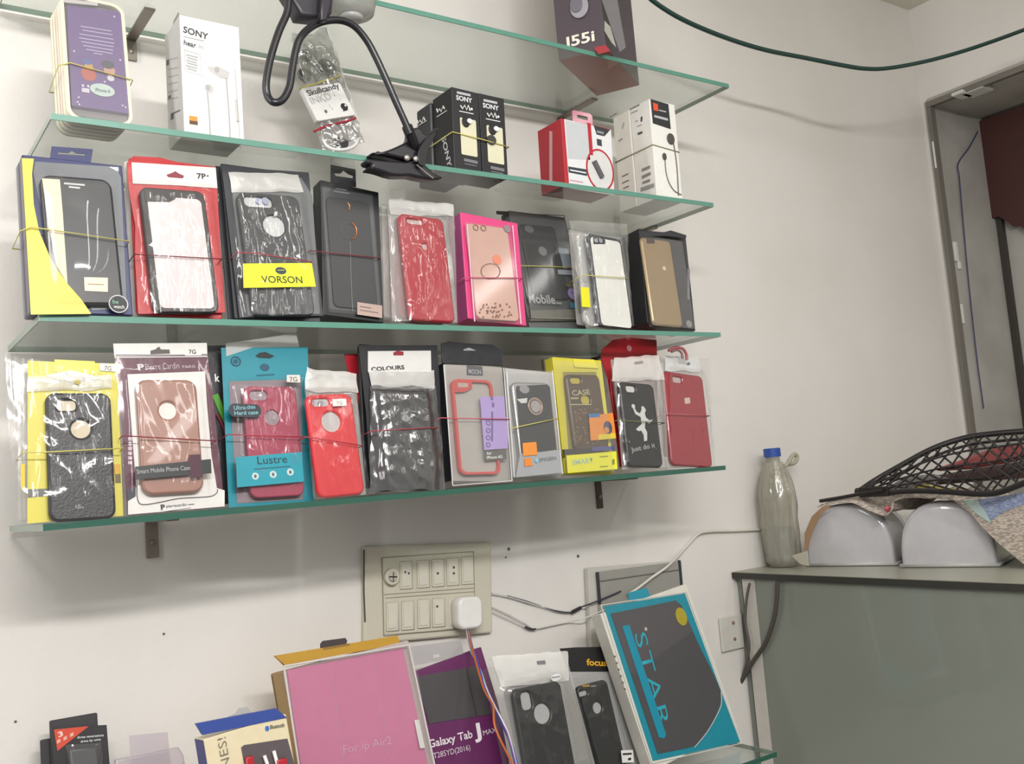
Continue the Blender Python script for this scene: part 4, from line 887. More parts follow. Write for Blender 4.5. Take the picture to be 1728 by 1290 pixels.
cr = [PY(p, 1.150) - base for p in ((380, 580), (440, 572), (500, 562), (507, 590), (507, 660), (382, 660))]
me = fill_mesh([[(v.x, v.z) for v in cr]], .0006); xf(me, lambda c: (c.x, -c.z + .002 * math.sin(c.x * 160), c.y)); link('bag_film', me, MILKY(), o)
zmin = min(v.z for v in cr)
link('bag_base', box_mesh(-.03, .03, -.002, .002, ZD - base.z + .0006, zmin, .0005), MILKY(), o)
# ---- bright red case
q = ((514, 622), (600, 630), (618, 835), (532, 842))
it = Item('phone_case_pouch', 'clear pouch with bright red case and large round logo opening', 'pouch', q, ZD, 1.108, 7, .004)
it.sheet('clear_header', ((516, 622), (600, 630), (604, 662), (514, 662)), .002, MILKY(), .0030, 18, 12, seed=41)
it.poly('back_film', ((514, 640), (600, 640), (618, 835), (536, 842)), -.0006, 0, HAZY())
cq = ((515, 667), (594, 663), (616, 834), (538, 842))
o = it.case(cq, mat('#cf2b33', .3, coat=.4), cam=((522, 674), (550, 673), (551, 685), (523, 686)), hole=((560, 712), 16.5), insert=mat('#b9b4b3', .25), camr=.005)
it.disc('camera_lens', (528, 680), 4.5, .0075, .0088, mat('#8d8088', .2)); it.disc('camera_lens', (541, 680), 4.5, .0075, .0088, mat('#8d8088', .2))
it.poly('size_sticker', ((561, 674), (584, 673), (585, 685), (562, 686)), .0138, .0142, mat('#e3dcda')); it.text('7G', (568, 683), (578, 683), 6, mat('#a49a98'), .0145)
it.sheet('clear_film', ((512, 655), (601, 655), (622, 838), (534, 845)), .0014, FILM(), .0022, 24, 38, bulge=(cq, .0106), seed=43, crease=1.2)
def fn(o, k): plain_plate(o, it.W * .8, it.H * .82, .008, mat('#4a4546', .4), .01, 'phone_case', .001, x=.004); plain_plate(o, it.W, it.H * .9, .0006, HAZY(), .003, 'back_film', .0095)
it.behind('phone_case_pouch', 'clear pouch with dark case behind the bright red one', 'pouch', 1, .0115, fn, dx=.004)
it.band('doubled red rubber band across the bright red case', (517, 738), (610, 753), RBAND, .0146, .0165, mid=[(560, 744)])
# ---- red flap pouch in the gap
q = ((583, 598), (604, 598), (640, 800), (612, 805))
it = Item('phone_case_pouch', 'red edged pouch with yellow tab between the red and the dark case', 'pouch', q, ZD, 1.146, 7, .006)
it.poly('red_flap', ((581, 597), (604, 598), (606, 632), (588, 631)), 0, .0010, mat('#b3202e', .35))
it.poly('red_bag', ((588, 630), (606, 632), (630, 718), (640, 800), (612, 806), (600, 700)), -.0008, .0002, mat('#6d4b52', .35, bump=.5))
it.line('red_piping', [(598, 650), (612, 690), (624, 716), (628, 740)], .0022, mat('#b3242f', .35), .003)
it.poly('yellow_tab', ((619, 742), (633, 742), (631, 779), (618, 779)), .004, .0046, mat('#e3d81c', .4))
# ---- white header pouch with dark case
q = ((606, 584), (738, 584), (747, 828), (624, 832))
it = Item('phone_case_pouch', 'wrinkled clear pouch with lettered white header and dark case with fruit logo', 'pouch', q, ZD, 1.112, 7, .004)
it.poly('black_backing', ((605, 583), (738, 583), (742, 650), (748, 826), (626, 831), (618, 700)), -.0008, .0002, mat('#1b1b20', .35))
it.poly('white_header', ((621, 593), (727, 592), (728, 628), (621, 628)), .0004, .0010, mat('#d6d5d3', .4, bump=.3))
it.poly('hang_hole', ((664, 595), (671, 592), (681, 594), (681, 600), (664, 600)), .0010, .0014, mat('#8e1f2c'))
it.text('COLOURS', (627, 627), (683, 623), 7, mat('#2b2b2f'), .0014, bold=.03)
it.sheet('milky_header', ((621, 626), (733, 625), (733, 656), (628, 657)), .0020, MILKY(), .0024, 18, 8, seed=45)
cq = ((650, 668), (716, 664), (728, 826), (652, 830))
o = it.case(cq, mat('#19191d', .35), r=.008)
it.disc('logo_mark', (685, 706), 6, .0096, .0099, mat('#c9c9cc')); it.poly('logo_leaf', ((684, 699), (686, 694), (690, 693), (688, 698)), .0096, .0099, mat('#c9c9cc')); it.disc('logo_bite', (692, 705), 2, .0099, .0100, mat('#19191d'))
it.sheet('clear_film', ((624, 654), (735, 652), (751, 828), (624, 834)), .0014, clear_mat('dark_silver_film', '#d0d0d4', .14, .14, .05, '#ffffff', .35, 24, (2, 2, .4)), .0038, 30, 44, bulge=(cq, .0106), seed=47, crease=1.5, crumple=.6)
def fn(o, k): plain_plate(o, it.W * .98, it.H * 1.0, .0012, mat('#28282e', .35), .003, 'backing', .0095); plain_plate(o, it.W * .66, it.H * .78, .008, mat('#3a3a40', .4), .01, 'phone_case', .0005)
it.behind('phone_case_pouch', 'black backed pouch behind the wrinkled pouch with dark case', 'pouch', 2, .0115, fn, dx=.003, group='black backed pouches behind the wrinkled pouch')
it.band('red rubber band across the wrinkled pouch with dark case', (628, 728), (738, 722), RBAND, .0150, .028)
# ---- clear box with red bumper
q = ((750, 613), (848, 618), (862, 813), (764, 822))
it = Item('phone_case_box', 'clear box with black header, red bumper frame and lilac sticker', 'box', q, ZD, 1.112, 6, .020)
it.box('grey_card', mat('#a39e99', .35), .001)
it.flat('side_card', [(-.019, .001), (-.001, .001), (-.001, it.H - .001), (-.019, it.H - .001)], 0, .0002, mat('#2c2c33', .4), frame='l')
hd = [it.loc(p, .001) for p in ((744, 580), (757, 577), (785, 580), (830, 582), (845, 591), (848, 618), (746, 614))]
it.flat('black_header', hd, .0002, .0022, mat('#222228', .35, bump=.4), bev=.0004)
it.poly('header_hole', ((782, 590), (791, 587), (794, 588), (804, 592), (783, 592)), .0022, .0026, mat('#9a9a9a'))
it.poly('model_label', ((788, 617), (814, 619), (815, 634), (788, 633)), .0004, .0010, mat('#3b3b42')); it.text('MOON', (791, 631), (812, 632), 8, mat('#a9a9ad'), .0013)
BQ = ((763, 640), (833, 642), (843, 799), (776, 803))
cx, cz, w, h, a = it.fit(BQ, .008)
it.flat('red_bumper', rr_pts(cx, cz, w, h, .010, a), .0006, .0080, mat('#c8433f', .35), holes=[rr_pts(cx, cz, w - .007, h - .007, .008, a)], bev=.0012)
it.flat('clear_back', rr_pts(cx, cz, w - .007, h - .007, .008, a), .0020, .0030, mat('#aba6a0', .25, coat=.3))
it.poly('camera_surround', ((766, 642), (796, 643), (797, 655), (784, 662), (768, 662)), .0060, .0078, mat('#c0413d', .35)); it.poly('camera_window', ((772, 646), (790, 647), (790, 654), (773, 654)), .0079, .0082, mat('#b59b94', .35))
it.poly('lilac_sticker', ((810, 670), (851, 669), (853, 704), (858, 705), (858, 725), (857, 757), (817, 760)), .0096, .0101, mat('#ab94cf', .5))
it.bars('sticker_print', [((828, 675), (832, 676), 6), ((830, 687), (834, 688), 8), ((829, 745), (832, 745), 50)], mat('#6a5690'), .0104)
for y in (714, 727, 739, 751): it.ring('round_icon', (824, y), 4.2, .0010, .0101, .0105, mat('#4a3a66'))
it.poly('dark_label', ((817, 762), (854, 758), (855, 775), (819, 778)), .0088, .0092, mat('#55524e')); it.text('for', (822, 768), (830, 767), 5, WHITE, .0095); it.text('iPhone 6G', (822, 775), (848, 773), 5, WHITE, .0095)
it.rr('clear_lid', ((749, 616), (850, 621), (864, 812), (764, 820)), .0106, .0110, clear_mat('box_lid', '#fcfcfc', .03, .08, .03), r=.002)
for a_, b_ in (((749, 616), (764, 820)), ((850, 621), (864, 812)), ((764, 820), (864, 812))): it.line('lid_edge', [a_, b_], .0008, mat('#c9c6c4', .2), .0108, smooth=0)
it.band('pink rubber band across the clear box with red bumper', (744, 706), (858, 708), mat('#c4566a'), .0114, .021)
# ---- silver and black case in clear box
q = ((854, 626), (931, 624), (947, 801), (865, 808))
it = Item('phone_case_box', 'clear box with silver framed black case and orange stickers', 'box', q, ZD, 1.114, 6, .018)
it.box('grey_card', mat('#b5b4b2', .35), .001)
it.flat('side_card', [(-.017, .001), (-.001, .001), (-.001, it.H - .001), (-.017, it.H - .001)], 0, .0002, mat('#6c6c70', .35), frame='l')
cq = ((867, 646), (929, 645), (944, 795), (877, 802))
o = it.rr('phone_case', cq, .0006, .0090, mat('#b3b3b5', .25, .6), r=.009, bev=.0025)
it.poly('black_back', ((872, 652), (924, 649), (928, 654), (939, 759), (912, 763), (880, 765), (871, 660)), .0091, .0096, mat('#1c1c20', .4))
it.disc('camera_hole', (885, 657), 7, .0096, .0102, mat('#8e8e92'), ratio=1.4)
it.ring('copper_ring', (904, 686), 15, .0032, .0096, .0112, mat('#b59b8e', .25, .7), bev=.0004); it.disc('ring_core', (904, 686), 10, .0096, .0100, mat('#9d9794'))
it.poly('silver_foot', ((878, 766), (946, 760), (950, 798), (870, 806)), .0103, .0108, mat('#a2a5a9', .35))
it.text('SPIGEN', (909, 780), (939, 776), 6, mat('#5c6064'), .0112, bold=.02)
it.poly('orange_sticker', ((882, 748), (905, 746), (907, 768), (883, 770)), .0118, .0122, mat('#dd8a3a', .5)); it.poly('orange_sticker', ((885, 774), (896, 773), (899, 786), (886, 788)), .0118, .0122, mat('#dd8232', .5)); it.disc('blue_dot', (906, 777), 4, .0118, .0122, mat('#8cb3c9'))
it.poly('white_tag', ((872, 674), (890, 672), (889, 680), (880, 681)), .0097, .0100, mat('#cfd0cc'))
it.rr('clear_lid', ((853, 626), (932, 624), (949, 801), (866, 808)), .0113, .0117, clear_mat('box_lid', '#fcfcfc', .03, .08, .03), r=.002)
for a_, b_ in (((855, 628), (868, 806)), ((932, 626), (949, 800))): it.line('lid_edge', [a_, b_], .0010, mat('#cfcfcf', .2), .0115, smooth=0)
it.band('slanting yellow rubber band from the silver case to the yellow box', (866, 723), (938, 707), YBAND, .0124, .019)
# ---- yellow box
q = ((936, 605), (1011, 606), (1040, 796), (950, 799))
it = Item('phone_case_box', 'yellow window box with brown patterned case and orange sticker', 'box', q, ZD, 1.112, 6, .020)
YB = mat('#cfc43a', .4)
it.box('carton', YB, .001)
it.poly('top_fold', ((967, 606), (1002, 607), (1010, 622), (970, 620)), .0002, .0020, mat('#e0d640', .4))
it.poly('window_tray', ((950, 628), (1006, 628), (1028, 762), (960, 765)), .0001, .0006, mat('#8c8440', .3))
cq = ((957, 632), (1010, 632), (1030, 758), (968, 762))
leo = mat('#4c3a26', .35)
o = it.case(cq, leo, cam=((963, 637), (980, 637), (981, 646), (964, 647)), hole=((989, 675), 9), insert=mat('#b5a63a', .3), d1=.0085, r=.009, camr=.004)
sp = []
for k in range(60):
    p = (968 + 46 * random.random(), 690 + 60 * random.random()); c = it.loc(p, .0088); sp.append(it.put(fill_mesh([circ(*c, .0012 + .0012 * random.random(), .0012, n=6)], .0001), .0088))
link('spot_pattern', join_meshes(sp), mat('#8a6a45', .4), it.o)['kind'] = 'stuff'
it.text('CASE', (966, 668), (996, 666), 9, mat('#b0a880'), .0092, bold=.02)
it.bars('case_print', [((963, 674), (976, 674), 3), ((962, 684), (998, 684), 2)], mat('#a59d78'), .0090)
it.poly('black_strip', ((949, 759), (999, 756), (1000, 764), (950, 768)), .0098, .0102, mat('#2b2a26')); it.poly('blue_strip', ((998, 755), (1036, 753), (1037, 760), (999, 762)), .0098, .0102, mat('#4a4a80'))
it.poly('yellow_label', ((956, 769), (1040, 762), (1042, 792), (958, 799)), .0098, .0103, mat('#e3e024', .45))
it.text('SMART', (966, 785), (1002, 781), 9, mat('#a9c4a0'), .0106, bold=.03); it.bars('label_print', [((1012, 772), (1026, 771), 1.5), ((1012, 789), (1026, 788), 1.5), ((1033, 785), (1037, 784), 9)], mat('#7c7a22'), .0106)
it.poly('orange_sticker', ((994, 702), (1034, 697), (1040, 740), (997, 744)), .0104, .0109, mat('#e08a32', .5)); it.poly('sticker_blue', ((993, 699), (1012, 698), (1012, 704), (994, 705)), .0110, .0114, mat('#2f6fa8')); it.disc('sticker_figure', (1026, 722), 11, .0110, .0114, mat('#4b4660'), ratio=.8); it.disc('sticker_figure_core', (1024, 726), 5, .0114, .0117, mat('#c98a3a')); it.poly('sticker_yellow', ((1010, 734), (1038, 731), (1039, 740), (1010, 743)), .0110, .0114, mat('#d9c22a'))
it.rr('clear_lid', ((940, 610), (1012, 612), (1040, 795), (952, 797)), .0120, .0124, clear_mat('box_lid', '#fcfcfc', .03, .08, .03), r=.002)
def fn(o, k): plain_plate(o, it.W, it.H + .002, .008, mat('#55523a', .4), .002, 'carton')
it.behind('phone_case_box', 'dull green-brown box standing behind the yellow window box', 'box', 1, .009, fn)
# ---- red pouch behind, then clear pouch with black sports case
q = ((1016, 576), (1108, 573), (1112, 788), (1046, 790))
itb = Item('phone_case_pouch', 'bright red pouch rising behind the black sports case', 'pouch', q, ZD, 1.150, 6, .004)
RB = mat('#b01824', .35, bump=.3)
itb.poly('red_bag', ((1014, 603), (1016, 590), (1034, 574), (1060, 570), (1108, 574), (1109, 605), (1060, 606), (1030, 606), (1038, 680), (1050, 740), (1056, 788), (1046, 789), (1036, 700), (1026, 640)), -.0006, .0006, RB)
itb.poly('milky_body', ((1020, 606), (1108, 606), (1112, 788), (1050, 789), (1030, 700)), -.0012, -.0008, mat('#b59a98', .35))
itb.disc('round_mark', (1062, 588), 5, .0006, .0010, mat('#c98c90')); itb.line('red_piping', [(1030, 640), (1034, 680), (1045, 720), (1048, 745)], .0018, RB, .002)
q = ((1034, 602), (1123, 606), (1128, 789), (1050, 793))
it = Item('phone_case_pouch', 'clear pouch with black case showing a white leaping player', 'pouch', q, ZD, 1.114, 7, .004)
it.sheet('milky_header', ((1036, 604), (1110, 600), (1122, 642), (1032, 644)), .002, MILKY(), .0022, 20, 12, seed=51)
it.poly('header_print', ((1071, 611), (1084, 609), (1086, 613), (1072, 614)), .0050, .0053, mat('#8e9094'))
it.poly('back_film', ((1034, 610), (1120, 612), (1128, 789), (1050, 793)), -.0006, 0, HAZY())
cq = ((1049, 648), (1108, 646), (1114, 786), (1057, 791))
o = it.case(cq, mat('#1a1b1e', .4), cam=((1057, 652), (1072, 651), (1073, 661), (1058, 662)), insert=mat('#c9c9c6', .3), d1=.009, camr=.004)
fig = [(1067, 686), (1071, 689), (1074, 695), (1080, 698), (1083, 690), (1087, 688), (1090, 692), (1088, 698), (1090, 705), (1096, 710), (1102, 708), (1096, 715), (1089, 712), (1088, 722), (1092, 730), (1092, 744), (1087, 745), (1086, 734), (1082, 727), (1078, 728), (1073, 725), (1078, 720), (1083, 716), (1081, 704), (1072, 699)]
it.flat('player_print', [it.loc(p, .0092) for p in fig], .0091, .0094, mat('#c9cdc9')); it.disc('ball_print', (1069, 686), 3.5, .0091, .0095, mat('#c9cdc9')); it.disc('head_print', (1085, 689), 3.2, .0091, .0095, mat('#c9cdc9'))
it.text('Just do it', (1066, 763), (1106, 755), 8, mat('#b9bdb9'), .0094, bold=.0)
it.sheet('clear_film', ((1033, 640), (1124, 636), (1132, 790), (1048, 795)), .0014, FILM(), .0022, 24, 36, bulge=(cq, .0100), seed=53, crease=1.2)
it.band('dull rubber band across the sports case pouch', (1042, 710), (1120, 714), mat('#6d7148'), .0122, .014)
# ---- red case, last
q = ((1123, 604), (1196, 604), (1202, 788), (1126, 791))
it = Item('phone_case_pouch', 'clear pouch with plain deep red case and white header, last on its shelf', 'pouch', q, ZD, 1.132, 7, .004)
it.sheet('white_header', ((1121, 600), (1178, 604), (1182, 628), (1123, 626)), .002, mat('#d9dad9', .45, bump=.3), .0016, 16, 8, seed=55)
it.poly('header_print', ((1160, 613), (1164, 611), (1165, 615), (1161, 616)), .0048, .0052, mat('#77777a'))
it.poly('back_film', ((1123, 606), (1196, 604), (1202, 788), (1126, 791)), -.0006, 0, HAZY())
cq = ((1125, 632), (1190, 631), (1198, 785), (1127, 789))
o = it.case(cq, mat('#962633', .3, coat=.3), cam=((1136, 637), (1150, 636), (1151, 645), (1137, 646)), insert=mat('#b9aaa8', .3), d1=.0095, camr=.003)
it.poly('logo_square', ((1155, 672), (1164, 671), (1165, 681), (1156, 682)), .0096, .0100, mat('#c9b4b0'))
it.sheet('clear_film', ((1122, 622), (1200, 600), (1206, 789), (1124, 792)), .0014, FILM(), .0022, 22, 36, bulge=(cq, .0105), seed=57, crease=1.1)
def fn(o, k): plain_plate(o, it.W * .8, it.H * .8, .008, mat('#8e2431', .35), .008, 'phone_case', .001, x=-.003); plain_plate(o, it.W * .98, it.H * .95, .0006, HAZY(), .003, 'back_film', .0095)
it.behind('phone_case_pouch', 'clear pouch with red case behind the plain deep red one', 'pouch', 1, .0115, fn, dx=-.002)
it.band('pink rubber band across the plain deep red case', (1124, 699), (1196, 702), mat('#c06a74'), .0126, .0165)
b = PY((1145, 602), 1.135)
o = empty('ring_strap', 'small red and grey ring strap above the deep red case', 'strap', None, Matrix.Translation(b))
cs = [PY(p, 1.135) - b for p in ((1128, 592), (1140, 587), (1152, 589), (1158, 598), (1159, 608))]
tube('red_strap', cs, .0024, mat('#b5636a', .4), o); tube('grey_strap', [PY(p, 1.133) - b for p in ((1133, 594), (1143, 591), (1150, 596), (1152, 606))], .0020, mat('#8f6f72', .4), o)
# ================================================================== lowest shelf (E)
def ext(a, b, yb, zs=ZE):
    """point on the line a-b (pixels) where it meets the height of the shelf at depth yb"""
    lo, hi = 0.2, 12.0
    for _ in range(50):
        t = (lo + hi) / 2; p = (a[0] + (b[0] - a[0]) * t, a[1] + (b[1] - a[1]) * t)
        if PY(p, yb).z > zs: lo = t
        else: hi = t
    return p
# ---- pink tablet case in its box
yb = 1.16
q = ((477, 1124), (690, 1088), ext((690, 1088), (733, 1290), yb), ext((477, 1124), (503, 1290), yb))
it = Item('tablet_case_box', 'large clear box with pink tablet case and mustard yellow top', 'box', q, ZE, yb, 10, .040)
FRM = mat('#b9a9a6', .35)
MUS = mat('#b78d2c', .4)
it.flat('back_card', rr_pts(0, it.H / 2, it.W, it.H, .003), -.040, -.034, MUS)
it.poly('mustard_top', ((464, 1107), (671, 1073), (675, 1087), (481, 1123)), -.008, -.002, MUS)
it.flat('carton_side', [(-.039, .001), (-.001, .001), (-.001, it.H - .001), (-.039, it.H - .001)], -.0008, .0, mat('#a58248', .4), frame='l')
it.flat('tray', rr_pts(0, it.H / 2, it.W - .002, it.H - .002, .004), -.0335, 0, FRM, bev=.001)
it.poly('pink_case', ((485, 1131), (680, 1094), ext((680, 1094), (722, 1290), yb), ext((485, 1131), (508, 1290), yb)), .0004, .0035, mat('#cb6c96', .45))
for a_, b_ in (((557, 1118), (580, 1290)), ((628, 1105), (660, 1290))): it.line('fold_line', [a_, b_], .0006, mat('#c98aa6', .4), .0036, smooth=0)
it.text('For ip Air2', (580, 1273), (661, 1256), 15, mat('#d9a9bf'), .0045, bold=-.012)
it.poly('white_latch', ((700, 1216), (707, 1215), (718, 1263), (709, 1264)), .0052, .0075, mat('#e2dedb', .4), bev=.0006)
it.poly('top_tab', ((541, 1087), (545, 1082), (583, 1077), (586, 1082), (584, 1090), (541, 1098)), -.012, -.010, mat('#3d3336', .4))
it.bars('top_print', [((545, 1098), (590, 1090), 4)], mat('#8a6a24'), -.0018)
it.rr('clear_lid', ((479, 1125), (690, 1089), ext((690, 1089), (733, 1290), yb), ext((479, 1125), (505, 1290), yb)), .0082, .0086, clear_mat('box_lid', '#fcfcfc', .03, .08, .03), r=.004)
for a_, b_ in (((479, 1125), (690, 1089)), ((479, 1125), (504, 1290)), ((690, 1089), (733, 1290))): it.line('lid_edge', [a_, b_], .0013, mat('#cfcaca', .25), .0084, smooth=0)
# ---- purple tablet package
yb = 1.20
q = ((699, 1124), (806, 1104), ext((806, 1104), (873, 1290), yb), ext((699, 1124), (733, 1290), yb))
it = Item('tablet_package', 'purple tablet cover package lettered Galaxy Tab with dark window', 'package', q, ZE, yb, 12, .012)
PU = mat('#642459', .4)
it.box('carton', PU, .0008)
it.poly('dark_window', ((701, 1143), (806, 1124), (829, 1206), (724, 1222)), .0002, .0010, mat('#4b474a', .4))
it.poly('window_seam', ((786, 1128), (788, 1128), (806, 1209), (803, 1209)), .0010, .0014, mat('#3a3639'))
it.text('Galaxy Tab', (724, 1263), (798, 1245), 14, mat('#e6d9e2'), .0012, bold=.02); it.text('J', (801, 1246), (813, 1243), 24, mat('#f0e8ee'), .0012, bold=.04); it.text('MAX', (816, 1242), (838, 1236), 9, mat('#e6d9e2'), .0012, bold=.0)
it.text('T285YD(2016)', (732, 1281), (794, 1266), 10, mat('#d9c9d6'), .0012, bold=.0)
it.flat('hang_header', [it.loc(p) for p in ((690, 1092), (778, 1081), (784, 1108), (698, 1124))], -.0012, -.0004, clear_mat('header_film', '#e9e9e9', .05, .15, .3, '#c9c5c8'), holes=[[it.loc(p) for p in ((731, 1106), (742, 1104), (743, 1109), (732, 1111))]])
# ---- pouch with dual camera black case
yb = 1.150
q = ((820, 1105), (950, 1100), ext((950, 1100), (1000, 1290), yb), ext((820, 1105), (856, 1290), yb))
it = Item('phone_case_pouch', 'clear pouch with black dual camera case beside the purple package', 'pouch', q, ZE, yb, 12, .004)
it.sheet('milky_header', ((828, 1108), (958, 1100), (960, 1150), (846, 1160)), .0020, MILKY(), .0024, 20, 12, seed=61)
it.poly('header_print', ((906, 1116), (920, 1115), (921, 1121), (907, 1122)), .0050, .0054, mat('#77777a'))
it.poly('back_film', ((826, 1110), (955, 1104), ext((955, 1104), (1004, 1290), yb), ext((826, 1110), (860, 1290), yb)), -.0006, 0, HAZY())
cq = ((870, 1160), (938, 1153), ext((938, 1153), (974, 1290), yb), ext((870, 1160), (884, 1290), yb))
o = it.case(cq, mat('#1a1a1b', .4), cam=((878, 1166), (894, 1165), (898, 1194), (882, 1196)), hole=((916, 1205), 17), insert=mat('#a9a9a9', .3), camr=.006)
it.flat('oval_sticker', circ(*it.loc((938, 1144), .0098), .009, .005), .0099, .0103, mat('#dedede')); it.bars('sticker_print', [((931, 1145), (945, 1143), 2)], mat('#8a8a8a'), .0106)
it.sheet('clear_film', ((826, 1130), (954, 1124), ext((954, 1124), (1003, 1290), yb), ext((826, 1130), (862, 1290), yb)), .0014, FILM(), .0028, 26, 46, bulge=(cq, .0106), seed=63, crease=1.3)
def fn(o, k): plain_plate(o, it.W * .95, it.H * (.95), .0010, FILM_SMOOTH(), .004, 'back_film', .0095); plain_plate(o, it.W * .6, it.H * .8, .008, mat('#4c4442', .4), .01, 'phone_case', .0005)
it.behind('phone_case_pouch', 'milky pouch behind the black dual camera case pouch', 'pouch', 1, .0115, fn, dx=-.002)
# ---- black header pouch with black case
yb = 1.205
q = ((945, 1094), (1030, 1098), ext((1030, 1098), (1082, 1290), yb), ext((955, 1110), (1003, 1290), yb))
it = Item('phone_case_pouch', 'pouch with black header lettered in yellow and a black case, beside the teal box', 'pouch', q, ZE, yb, 12, .004)
it.poly('black_header', ((945, 1095), (970, 1093), (1020, 1092), (1032, 1105), (1036, 1134), (958, 1134)), .0002, .0012, mat('#1d1c1e', .35, bump=.4))
it.text('focuss', (990, 1123), (1030, 1125), 11, mat('#d9a41c'), .0015, bold=.03)
it.poly('grey_card', ((960, 1134), (1036, 1134), ext((1036, 1134), (1085, 1290), yb), ext((964, 1134), (1005, 1290), yb)), -.0002, .0004, mat('#a5a4a4', .35))
cq = ((968, 1158), (1022, 1149), ext((1022, 1149), (1060, 1290), yb), ext((968, 1158), (1003, 1290), yb))
o = it.case(cq, mat('#1a1a1b', .4), cam=((977, 1168), (991, 1166), (992, 1174), (978, 1176)), hole=((1009, 1195), 9.5), insert=mat('#a9a9a9', .3), camr=.003)
it.text('focuss', (983, 1160), (995, 1159), 5, mat('#c9961c'), .0110, bold=.03); it.bars('sticker_print', [((997, 1160), (1006, 1159), 2)], mat('#8a8a8a'), .0110)
it.poly('white_label', ((1048, 1267), (1068, 1266), (1070, 1287), (1050, 1288)), .0156, .0160, mat('#dcdad6')); it.bars('label_print', [((1051, 1275), (1066, 1274), 3), ((1060, 1284), (1065, 1283), 4)], INK, .0164)
it.sheet('clear_film', ((962, 1138), (1034, 1134), ext((1034, 1134), (1084, 1290), yb), ext((962, 1138), (1004, 1290), yb)), .0014, FILM(), .0028, 22, 44, bulge=(cq, .0106), seed=65, crease=1.3)
# ---- teal box lettered STAR
yb = 1.166
q = ((1012, 1021), (1160, 999), (1253, 1255), (1096, 1291))
it = Item('phone_case_box', 'large teal window box lettered STAR leaning on the wall', 'box', q, ZE, yb, 14, .026)
it.box('carton', mat('#d6d2c8', .4), .001)
it.flat('side_panel', [(-.025, .001), (-.001, .001), (-.001, it.H - .001), (-.025, it.H - .001)], 0, .0003, mat('#c9c6bd', .4), frame='l')
it.poly('teal_front', ((1019, 1024), (1156, 1002), (1249, 1253), (1102, 1285)), .0001, .0006, mat('#1e8497', .35))
it.line('pale_edge', [(1014, 1022), (1158, 1000), (1252, 1255), (1100, 1289), (1014, 1022)], .0009, mat('#cfd3ce', .35), .0010, smooth=0)
win = [(1031, 1036), (1140, 1014), (1150, 1022), (1180, 1090), (1205, 1140), (1217, 1168), (1216, 1190), (1205, 1215), (1190, 1240), (1175, 1258), (1160, 1263), (1110, 1273)]
it.poly('dark_window', win, .0008, .0014, mat('#4a484b', .3, coat=.4))
it.line('window_rim', [(1217, 1168), (1217, 1190), (1207, 1213), (1192, 1238), (1172, 1262)], .0009, mat('#a9b4b4', .3), .0018, smooth=3)
it.disc('gold_seal', (1150, 1041), 15, .0016, .0022, mat('#b0a238', .35, .3), ratio=.8)
it.poly('teal_bar', ((1050, 1057), (1062, 1055), (1124, 1240), (1121, 1247), (1112, 1245)), .0016, .0020, mat('#1787a0', .4))
# letters run down the box
me = text_mesh('STAR', -.005, 1.12); xs = [v.co.x for v in me.vertices]
a = Vector(it.loc((1070, 1071), .0018)); b = Vector(it.loc((1113, 1229), .0018)); tp = Vector(it.loc((1098, 1062), .0018))
wl = (b - a).length; uu = (b - a).normalized(); hv = Vector((-uu.y, uu.x)); k = wl / (max(xs) - min(xs)); hh = .026 / .73
xf(me, lambda c: (a.x + uu.x * (c.x - min(xs)) * k + hv.x * c.y * hh, a.y + uu.y * (c.x - min(xs)) * k + hv.y * c.y * hh, 0)); it.put(me, .0018)
link('star_lettering', me, mat('#2a9db0', .4), it.o)
it.disc('small_star_print', (1090, 1062), 3, .0015, .0019, mat('#b9a9a0'))
it.bars('side_print', [((1036 + k * 3.4, 1110 + k * 11), (1039 + k * 3.4, 1110 + k * 11), 3) for k in range(6)], mat('#8f8a80'), .0005, frame='l')
it.flat('top_card', [it.loc(p, -.014) for p in ((1060, 1001), (1092, 992), (1098, 1010), (1062, 1014))], -.016, -.014, mat('#1e8aa0', .4))
# ---- small black and red package at the far left
yb = 1.25
q = ((86, 1226), (180, 1217), ext((180, 1217), (184, 1290), yb), ext((88, 1228), (90, 1290), yb))
it = Item('gadget_package', 'small black blister package with orange triangle, lower left', 'package', q, ZE, yb, 8, .004)
BC = mat('#2e2b2e', .4)
it.poly('card', ((86, 1228), (180, 1224), ext((180, 1224), (185, 1290), yb), ext((86, 1228), (90, 1290), yb)), -.001, .0006, BC)
it.poly('orange_triangle', ((91, 1232), (150, 1226), (97, 1268)), .0008, .0012, mat('#c9482e', .45))
it.text('3', (99, 1245), (107, 1242), 9, mat('#e6cfc6'), .0015, bold=.02)
it.bars('symbol_print', [((96, 1256), (102, 1253), 6), ((107, 1251), (113, 1248), 6), ((118, 1245), (124, 1242), 6)], mat('#dba595'), .0015)
it.text('three generations', (130, 1247), (175, 1243), 4, mat('#cfcfcf'), .0012, bold=.02); it.text('drive by wire', (136, 1254), (170, 1250), 4, mat('#cfcfcf'), .0012, bold=.02)
it.sheet('blister', ((110, 1258), (168, 1253), ext((168, 1253), (172, 1290), yb), ext((110, 1258), (113, 1290), yb)), .001, BLISTER(), .0005, 16, 16, bulge=(((116, 1262), (164, 1258), (168, 1400), (118, 1400)), .012), seed=71, fall=.008, crease=.2)
it.poly('grey_gadget', ((117, 1266), (162, 1261), ext((162, 1261), (166, 1290), yb), ext((117, 1266), (120, 1290), yb)), .0008, .009, mat('#4a4a4c', .4), bev=.002)
def fn(o, k): plain_plate(o, it.W * (.85, .9)[k], it.H + (.007, -.014)[k], .006, mat('#353235', .4), .002, 'card', x=(-.004, -.012)[k])
it.behind('gadget_package', ['black card package rising behind the one with orange triangle', 'black card package set left behind the orange triangle one'], 'package', 2, .0075, fn)
